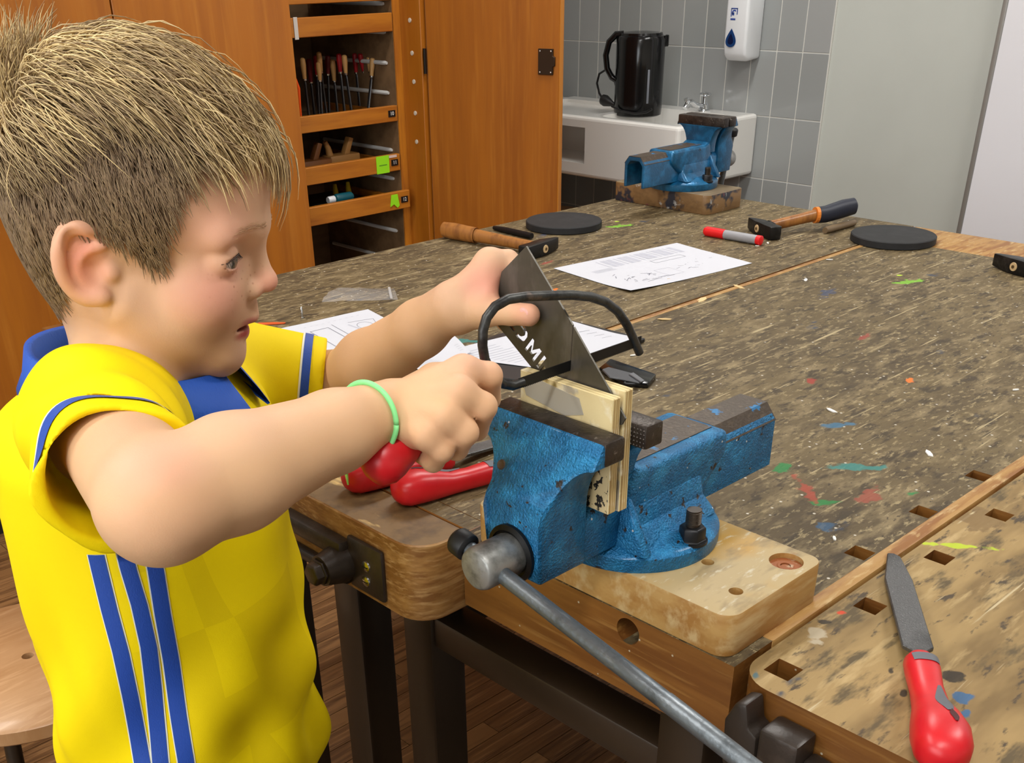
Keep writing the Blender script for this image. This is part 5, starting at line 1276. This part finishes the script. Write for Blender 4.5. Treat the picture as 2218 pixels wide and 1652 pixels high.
# ---- eyes, lashes, nails
for s in (1, -1):
    c_ = hl(58.6, -44, 31.5*s); g = G(); g.ell(c_, (.0116, .0116, .0116), 24, 16, axes=AX)
    o = build('eye', g, mat('eye_ball', (1, 1, 1), .1, attr='Col', coat=.6), KID, smooth=True)
    ve = np.array(g.v); dr_ = (ve-c_); dr_ /= np.linalg.norm(dr_, axis=1)[:, None]
    look = hl(100, -58, 33*s)-c_; look /= np.linalg.norm(look); an = np.degrees(np.arccos(np.clip(dr_@look, -1, 1)))
    cc = np.where(an[:, None] < 13, lin(8, 8, 9), np.where(an[:, None] < 40, lin(62, 60, 52), lin(216, 206, 198)))
    a_ = o.data.color_attributes.new('Col', 'FLOAT_COLOR', 'POINT'); a_.data.foreach_set('color', np.c_[cc, np.ones(len(cc))].astype(np.float32).ravel())
    g = G(); ss = 20.0+24.2*np.arange(21)/20; uu = -46.3+4.2*np.sqrt(np.maximum(0, 1-((ss-32)/12.8)**2))+.3
    lid = np.array([hl(58.2+math.sqrt(max(1, 13.0**2-(a_-31.5)**2)), b_, a_*s) for a_, b_ in zip(ss, uu)])
    for _ in range(8): lid = lid-grad(B, lid)*(B.ev(lid)*.8)[:, None]
    lidn = grad(B, lid); lid = lid+lidn*.0002
    g.tube(lid, [.0002]+[.0006]*19+[.0002], 6)
    for k in range(2, 20):
        f_ = k/20; p0 = lid[k]; n_ = lidn[k]; p1 = p0+n_*.0030-UH*.0012+RH*s*.002*(f_-.2); g.tube([p0, (p0+p1)/2-UH*.0004, p1], [.00022, .0002, .00006], 3)
    build('eyelashes', g, mat('lash_dark', srgb(58, 40, 30), .6), KID)['kind'] = 'stuff'
n0 = th[3]; nv = (CAM-n0)/np.linalg.norm(CAM-n0); tx = (th[3]-th[2]); tx /= np.linalg.norm(tx); nz_ = nv-tx*(nv@tx); nz_ /= np.linalg.norm(nz_); ny_ = np.cross(nz_, tx)
build('thumb_nail', G().ell(n0+nz_*.0063-tx*.001+ny_*.0005, (.0062, .0050, .0022), 18, 10, axes=np.array([tx, ny_, nz_])), mat('nail', srgb(222, 162, 148), .4), KID, smooth=True)

# ---- shirt
SH = SDF()
def column(P):
    q_ = P-TOR; f = q_@FH; s = q_@RH; z = P[:, 2]
    tz = np.clip((.97-z)/.42, 0, 1); a = .113+.008*tz; b = .118+.012*tz
    th_ = np.arctan2(s/b, f/a)
    amp = .0012+.0030*np.clip((.92-z)/.25, 0, 1)
    fold = amp*(np.sin(6*th_+5*np.sin(z*9)+.6)+.6*np.sin(11*th_-z*26+1)*np.clip((.9-z)/.2, 0, 1))
    fold += .0022*np.clip((.86-z)/.12, 0, 1)*np.sin(70*(z+.35*f-.1*s))*np.clip(f/.1, 0, 1)
    d2 = (np.sqrt((f/a)**2+(s/b)**2)-1)*np.minimum(a, b)*.95-fold
    dz = np.maximum(z-.972, .555-z)
    k = .05; h = np.clip(.5-.5*(dz-d2)/k, 0, 1)
    return dz*(1-h)+d2*h+k*h*(1-h)
SH.fn(column, .01)
ua = (REL-RSH)/np.linalg.norm(REL-RSH)
SR = at(260, 1036, .66)                      # centre of the right cuff
sa = SR-RSH; sl = np.linalg.norm(sa); sa /= sl
SH.cone(RSH+np.array([0, 0, .004]), NB+np.array([0, 0, -.028])+RH*.02, .044, .050, .035)
SH.cone(LSH, NB+np.array([0, 0, -.035]), .052, .05, .035)
def sleeve(P):
    a, b = RSH+np.array([0, 0, -.006]), SR+sa*.05; ba = b-a; pa = P-a; h = np.clip(pa@ba/(ba@ba), 0, 1); q_ = pa-h[:, None]*ba
    th_ = np.arctan2(q_@sd_, q_@up_); w_ = .0022*np.sin(5*th_+9*h+.4)+.0018*np.sin(24*h+2.5*th_)
    return np.linalg.norm(q_, axis=1)-(.0515-.0025*h)-w_
up_ = np.cross(np.cross(sa, np.array([0, 0, 1.])), sa); up_ /= np.linalg.norm(up_); sd_ = np.cross(sa, up_)
SH.fn(sleeve, .028)
LSR = at(700, 838, 1.0); lsa = LSR-LSH; lsa /= np.linalg.norm(lsa)
SH.cone(LSH, LSR+lsa*.05, .055, .041, .025)
def wr(P):   # sleeve creases
    return None
up_ = np.cross(np.cross(sa, np.array([0, 0, 1.])), sa); up_ /= np.linalg.norm(up_); sd_ = np.cross(sa, up_)
def cut_r(P):
    q_ = P-SR; ax_ = q_@sa; th_ = np.arctan2(q_@sd_, q_@up_); rad_ = np.linalg.norm(q_-ax_[:, None]*sa, axis=1)
    return np.maximum(-(ax_+.003*np.sin(2*th_+.5)), rad_-.09)
SH.fn(cut_r, .002, 's')
SH.cone(SR-sa*.055, SR+sa*.06, .0400, .0462, .004, 's')
def cut_l(P):
    q_ = P-LSR; ax_ = q_@lsa; rad_ = np.linalg.norm(q_-ax_[:, None]*lsa, axis=1); return np.maximum(-ax_, rad_-.07)
SH.fn(cut_l, .002, 's')
SH.cone(LSR-lsa*.03, LSR+lsa*.03, .034, .0385, .003, 's')
NT = NB+(hl(-30, -100, 0)-NB)*1.0
SH.cone(NB+np.array([0, 0, -.02]), NB+np.array([-.004, 0, .08]), .056, .062, .008, 's')
def hollow(P): return np.maximum(column(P)+.006, P[:, 2]-.60)
SH.fn(hollow, .002, 's')
VS, QS = SH.mesh((.10, .56, .54), (.66, 1.06, 1.09), .0025)
d_ = SH.evc(VS); VS = VS-grad(SH, VS)*np.clip(d_, -.0012, .0012)[:, None]
shirt_m = mat('yellow_jersey', srgb(242, 214, 0), .7, spec=.2, bumps=[((1400, 1400, 900), .10)])
nt = shirt_m.node_tree; N_ = nt.nodes; L_ = nt.links; bs_ = N_['Principled BSDF']; cur = bs_.inputs['Base Color'].links[0].from_socket
tc_ = N_.new('ShaderNodeTexCoord'); mp_ = N_.new('ShaderNodeMapping'); mp_.inputs['Rotation'].default_value = (0, R(8), R(43.5)); mp_.inputs['Scale'].default_value = (13, 13, 15); L_.new(tc_.outputs['Object'], mp_.inputs[0])
ck = N_.new('ShaderNodeTexNoise'); ck.inputs['Scale'].default_value = 1.0; ck.inputs['Detail'].default_value = 0
sn = N_.new('ShaderNodeVectorMath'); sn.operation = 'FLOOR'; L_.new(mp_.outputs[0], sn.inputs[0])
wn = N_.new('ShaderNodeTexWhiteNoise'); wn.noise_dimensions = '3D'; L_.new(sn.outputs[0], wn.inputs['Vector'])
gt = N_.new('ShaderNodeMath'); gt.operation = 'GREATER_THAN'; gt.inputs[1].default_value = .66; L_.new(wn.outputs['Value'], gt.inputs[0])
am = N_.new('ShaderNodeAttribute'); am.attribute_name = 'mask'
mu = N_.new('ShaderNodeMath'); mu.operation = 'MULTIPLY'; L_.new(gt.outputs[0], mu.inputs[0]); L_.new(am.outputs['Fac'], mu.inputs[1])
mx_ = N_.new('ShaderNodeMix'); mx_.data_type = 'RGBA'; L_.new(mu.outputs[0], mx_.inputs[0]); L_.new(cur, mx_.inputs[6]); mx_.inputs[7].default_value = (*srgb(214, 184, 4), 1)
L_.new(mx_.outputs[2], bs_.inputs['Base Color'])
tf = (VS-TOR)@FH
pm_ = np.clip((tf-.005)/.01, 0, 1)*np.clip((.90-VS[:, 2])/.02, 0, 1)*.32
shirt = np_mesh('shirt', VS, QS, shirt_m, KID, extra=pm_)
blue_m = mat('jersey_blue', srgb(16, 66, 158), .6, sheen=.2, bumps=[((1200, 1200, 500), .2)]); white_pipe = mat('jersey_piping', srgb(232, 232, 214), .6)
def march(P0, D, n=90, t0=.3):
    t = np.full(len(P0), t0)
    for _ in range(n): t = t+SH.ev(P0+D*t[:, None])*.7
    return P0+D*t[:, None]
def cast_px(pts, off):
    D = np.array([ray(x, y) for x, y in pts]); ln = np.linalg.norm(D, axis=1); D = D/ln[:, None]
    P = march(np.tile(CAM, (len(D), 1)), D); return P+grad(SH, P, .003)*off
def stripe(name, pts, w, off, m, parent):
    ys = np.linspace(pts[0][1], pts[-1][1], 60); xs = np.interp(ys, [p[1] for p in pts], [p[0] for p in pts]); rows = []
    Lp = cast_px([(x-w, y) for x, y in zip(xs, ys)], off); Mp = cast_px([(x, y) for x, y in zip(xs, ys)], off*1.6); Rp = cast_px([(x+w, y) for x, y in zip(xs, ys)], off)
    rows = []
    for a, b, c in zip(Lp, Mp, Rp): rows.append([a, b, c])
    g = G().rings(rows, cap=False, closed=False)
    return build(name, g, m, parent, smooth=True)
SIDE = [[(209, 1200), (216, 1230), (238, 1320), (262, 1410), (283, 1510), (302, 1610), (318, 1700), (335, 1800)],
        [(270, 1196), (278, 1230), (302, 1310), (322, 1400), (333, 1490), (343, 1590), (352, 1700), (362, 1800)],
        [(331, 1200), (338, 1240), (352, 1330), (370, 1430), (386, 1540), (402, 1640), (412, 1720), (424, 1800)]]
for st_ in SIDE:
    o = stripe('side_stripe', st_, 17.5, .0012, blue_m, KID)
    stripe('stripe_piping', st_, 20.5, .0006, white_pipe, o)
def cuff_band(name, C0, ax, a0, a1, m, off, parent):
    u_ = np.cross(ax, np.array([0, 0, 1.])); u_ /= np.linalg.norm(u_); v_ = np.cross(ax, u_); n = 96; rows = [[], [], []]
    for k, a_ in enumerate((a0, (a0+a1)/2, a1)):
        O_ = np.tile(C0+ax*a_, (n, 1)); th_ = np.linspace(0, 2*math.pi, n, endpoint=False); D = np.cos(th_)[:, None]*u_+np.sin(th_)[:, None]*v_
        t = np.full(n, .062)
        for _ in range(60): t = t-SH.ev(O_+D*t[:, None])*.7
        t = np.clip(t, .036, .066)
        P = O_+D*t[:, None]; P = P+D*off; rows[k] = [tuple(p) for p in P]
    rr_ = [[rows[k][i] for k in range(3)] for i in range(n)]+[[rows[k][0] for k in range(3)]]
    return build(name, G().rings(rr_, cap=False, closed=False), m, parent, smooth=True)
for C0, ax in ((SR, sa), (LSR, lsa)):
    o = cuff_band('sleeve_band', C0, ax, -.0200, -.0125, blue_m, .0009, KID)
    cuff_band('band_piping', C0, ax, -.0218, -.0200, white_pipe, .0007, o)
# collar: folded blue band round the neck opening
g = G(); rows = []; nC = 64
cc0 = hl(-30, -122, -8)
for k in range(nC+1):
    a_ = R(14)+ (2*math.pi-R(28))*k/nC
    d_ = FH*math.cos(a_)+RH*math.sin(a_); fr_ = .5+.5*math.cos(a_); tipf = max(0, math.cos(a_))**6
    ri, ro = .0600+.004*(1-fr_), .0800+.010*tipf
    zt = cc0[2]-.012*fr_+.010*(1-fr_); zb = zt-.030-.012*tipf
    fx = 1.12
    D_ = FH*math.cos(a_)*fx+RH*math.sin(a_)
    rows.append([cc0*np.array([1, 1, 0])+D_*(ri-.003)+UH*(zt-.018), cc0*np.array([1, 1, 0])+D_*ri+UH*zt, cc0*np.array([1, 1, 0])+D_*(ri+.005)+UH*(zt+.001), cc0*np.array([1, 1, 0])+D_*(ro-.006)+UH*(zb+.012), cc0*np.array([1, 1, 0])+D_*ro+UH*zb, cc0*np.array([1, 1, 0])+D_*(ro-.002)+UH*(zb-.001), cc0*np.array([1, 1, 0])+D_*(ro-.010)+UH*(zb+.008)])
g.rings(rows, cap=False, closed=False)
build('collar', g, mat('collar_blue', srgb(22, 76, 170), .65, bumps=[((600, 600, 200), .25)]), KID, smooth=True)
# shorts and shoes below the frame
SHO = SDF()
SHO.cone([TX_, TY_, .62], [TX_, TY_, .58], .098, .102, .02)
for s in (-1, 1):
    hp_ = TOR+RH*.055*s; SHO.cone([hp_[0], hp_[1], .56], [hp_[0]+FH[0]*.008, hp_[1]+FH[1]*.008, .34], .075, .072, .03)
SHO.fn(lambda P: P[:, 2]-.36, .002, 's')
VV, QQ = SHO.mesh((.12, .56, .30), (.62, 1.04, .74), .006)
np_mesh('shorts', VV, QQ, mat('navy_shorts', srgb(30, 40, 70), .7), KID)
for s in (-1, 1):
    SO = SDF(); hp_ = TOR+RH*.05*s; A_ = np.array([hp_[0], hp_[1], 0])
    SO.cone(A_+np.array([0, 0, .036]), A_+FH*.11+np.array([0, 0, .030]), .036, .032, .01); SO.cone(A_+np.array([0, 0, .05]), A_+np.array([0, 0, .085]), .034, .034, .02)
    SO.fn(lambda P: P[:, 2]-.002, .004, 's'); SO.fn(lambda P: .088-P[:, 2], .003, 's')
    VV, QQ = SO.mesh(A_-np.array([.2, .2, .02]), A_+np.array([.2, .2, .14]), .004); np_mesh('shoe', VV, QQ, mat('shoe_grey', srgb(80, 84, 92), .6), KID)
# green wrist band with its loose tail
wc = fa(REL, RWR, .885); wa = (RWR-REL); wa /= np.linalg.norm(wa); u_ = np.cross(wa, UH); u_ /= np.linalg.norm(u_); v_ = np.cross(wa, u_)
an_ = np.linspace(0, 2*math.pi, 49); Dw = np.cos(an_)[:, None]*u_+np.sin(an_)[:, None]*v_; Ow = wc+wa*(.004*(Dw@-FW))[:, None]; tw = np.full(49, .030)
for _ in range(40): tw = tw-B.ev(Ow+Dw*tw[:, None])*.7
ring = list(Ow+Dw*(np.minimum(tw, .0245)+.0014)[:, None])
band = build('wristband', G().tube(ring, .0021, 10, flat=.75), mat('mint_rubber', srgb(138, 232, 148), .45), KID, smooth=True)
tl = [ring[14], at(778, 968, .728), at(760, 980, .724), at(751, 1000, .722), at(750, 1025, .721), at(754, 1050, .721)]
build('band_tail', G().tube(tl, [.0016, .0018, .0019, .0019, .0018, .0008], 8, flat=.5), mat('mint_rubber_tail', srgb(170, 226, 96), .45), band, smooth=True)
# ---- hair
HS = SDF()
HS.ell(hl(-3, 8, 0), (.087, .079, .069), .01); HS.ell(hl(32, -2, 0), (.0575, .050, .055), .02); HS.ell(hl(-34, -14, 0), (.054, .060, .060), .02); HS.ell(hl(27, -62, 0), (.047, .050, .050), .018); HS.cone(hl(-32, -62, 0), NB, .044, .050, .03)
rs = np.random.default_rng(5)
cand = np.nonzero(hm > .6)[0]
NH = 15000
idx = rs.choice(cand, NH); root = V[idx]+rs.normal(0, .0012, (NH, 3))
rl = (root-HC)@AX.T*1000
WH = np.array([-62, 58, 12.])                       # crown whorl
topw = np.clip((rl[:, 1]-(22-.18*(rl[:, 0]+60)))/18, 0, 1)*np.clip(1-(np.abs(rl[:, 2])-46)/14, 0, 1)
topw = np.clip(topw, 0, 1)
fwdn = np.clip((rl[:, 0]+70)/150, 0, 1)
length = (.014+.010*rs.random(NH))*(1-topw)+topw*(.034+.030*rs.random(NH))
length *= 1-.42*topw*np.clip((rl[:, 0]-30)/40, 0, 1)*np.clip((rl[:, 2]+10)/30, 0, 1)
lowb = np.clip((-20-rl[:, 1])/60, 0, 1); length *= (1-.45*lowb*(1-topw))
lift = .0035*(1-topw)+topw*(.006+.013*rs.random(NH)**1.3); lift *= (1-.5*lowb)
loose = (rs.random(NH) < .05)*(topw > .5); length = np.where(loose, length*1.35, length); lift = np.where(loose, lift+.004+.010*rs.random(NH), lift)
side = np.sign(rl[:, 2]+1e-6)
# flow: sides fall down and a little forward, the top runs forward from the crown and sweeps down over the brow
dside = np.c_[.32+.25*rs.normal(0, .4, NH)-.25*(rl[:, 0] < -55), -np.ones(NH), .0*side]
aw = rl-WH; aw[:, 1] *= .3; aw /= np.linalg.norm(aw, axis=1)[:, None]
dtop = aw*np.array([1, 1, .8])+np.c_[.75*np.ones(NH), -.15*np.ones(NH), .30*np.ones(NH)]
clump = np.floor(rl/11.0); cl = np.sin(clump@np.array([12.9, 78.2, 37.7]))*43758.5; cl = (cl-np.floor(cl))-.5
dtop[:, 2] += 1.5*cl+rs.normal(0, .25, NH); dtop[:, 1] += rs.normal(0, .12, NH); dside[:, 0] += .5*cl*.6
dl = dside*(1-topw)[:, None]+dtop*topw[:, None]
back = (np.linalg.norm((rl-np.array([-78, 62, -20]))/np.array([26, 30, 50]), axis=1) < 1)   # tuft standing up at the back
dl[back] = np.c_[rs.normal(-.25, .3, back.sum()), rs.normal(1, .2, back.sum()), rs.normal(0, .4, back.sum())]
length[back] = .028+.022*rs.random(back.sum())
dl /= np.linalg.norm(dl, axis=1)[:, None]
d = dl@AX
NS = 7; pts = [root.copy()]; p = root.copy(); nrm = grad(HS, p, .002)
grav = np.array([0, 0, -1.])
for k in range(1, NS):
    f_ = k/(NS-1); st = (length/(NS-1))[:, None]
    nrm = grad(HS, p, .002); dd = d-nrm*np.sum(d*nrm, axis=1)[:, None]*(~back)[:, None]
    dd = dd+grav*(.10+.34*topw*f_*fwdn)[:, None]*(~back)[:, None]+FH*(.18*topw*f_)[:, None]+rs.normal(0, .10, (NH, 3))
    dd /= np.linalg.norm(dd, axis=1)[:, None]+1e-9; d = dd
    p = p+dd*st
    want = lift*np.sin(min(1, f_*1.3)*math.pi/2)*(1-.25*f_*topw)
    dist = HS.ev(p); corr = np.where(back, np.maximum(0, .002-dist), want-dist)
    p = p+nrm*np.clip(corr, -.006, .006)[:, None]
    pts.append(p.copy())
P = np.stack(pts, 1)                                  # NH x NS x 3
wid = .00042+.00012*rs.random(NH); taper = np.array([.9, 1, 1, .95, .85, .65, .2])
T = np.gradient(P, axis=1); T /= np.linalg.norm(T, axis=2)[:, :, None]+1e-9
n0_ = np.cross(T, RH+np.array([.1, .2, .3])); n0_ /= np.linalg.norm(n0_, axis=2)[:, :, None]+1e-9; b0_ = np.cross(T, n0_)
rings = []
for j in range(3):
    a_ = 2*math.pi*j/3; rings.append(P+(n0_*math.cos(a_)+b0_*math.sin(a_))*(wid[:, None]*taper)[:, :, None])
VH = np.stack(rings, 2).reshape(-1, 3)                # strand, seg, 3
base = (np.arange(NH)*NS*3)[:, None, None]+(np.arange(NS-1)*3)[None, :, None]+np.arange(3)[None, None, :]
nxt = (np.arange(NH)*NS*3)[:, None, None]+(np.arange(NS-1)*3)[None, :, None]+((np.arange(3)+1) % 3)[None, None, :]
QH = np.stack([base, nxt, nxt+3, base+3], -1).reshape(-1, 4)
c0 = lin(136, 112, 88); c1 = lin(228, 202, 148); c2 = lin(106, 84, 62); c3 = lin(172, 144, 102)
mixv = np.clip(topw*(.15+.7*rs.random(NH)+.6*(cl > .15))+.15*rs.random(NH), 0, 1)
hc_ = c0*(1-mixv)[:, None]+c1*mixv[:, None]
dk = (rs.random(NH) < .25); hc_[dk] = c2*(1-.5*topw[dk])[:, None]+c3*(.5*topw[dk])[:, None]
hcol = np.repeat(hc_, NS*3, axis=0)
hair_m = mat('hair', (1, 1, 1), .42, attr='Col', spec=.35)
ho = np_mesh('hair', VH, QH, hair_m, KID, hcol); ho['kind'] = 'stuff'
# eyebrow hairs
g = G(); f_ = rs.random(90); ub = -26.5+3*np.sin(f_*2.6)+rs.normal(0, 1.2, 90)
for sg in (1, -1):
    p0 = np.array([hl(88-16*a_**1.6, b_, (9+30*a_)*sg) for a_, b_ in zip(f_, ub)])
    for _ in range(3): p0 = p0-grad(B, p0)*B.ev(p0)[:, None]
    n_ = grad(B, p0); p1 = p0+(RH*sg*.0045-FH*.0025+UH*.0008)+n_*.0004
    p1 = p1-grad(B, p1)*(B.ev(p1)-.0008)[:, None]
    for a_, b_, c_ in zip(p0, p1, n_): g.tube([a_, (a_+b_)/2+c_*.0006, b_], [.00012, .00012, .00005], 3)
build('eyebrows', g, mat('brow_hair', srgb(186, 146, 104), .6), KID)['kind'] = 'stuff'
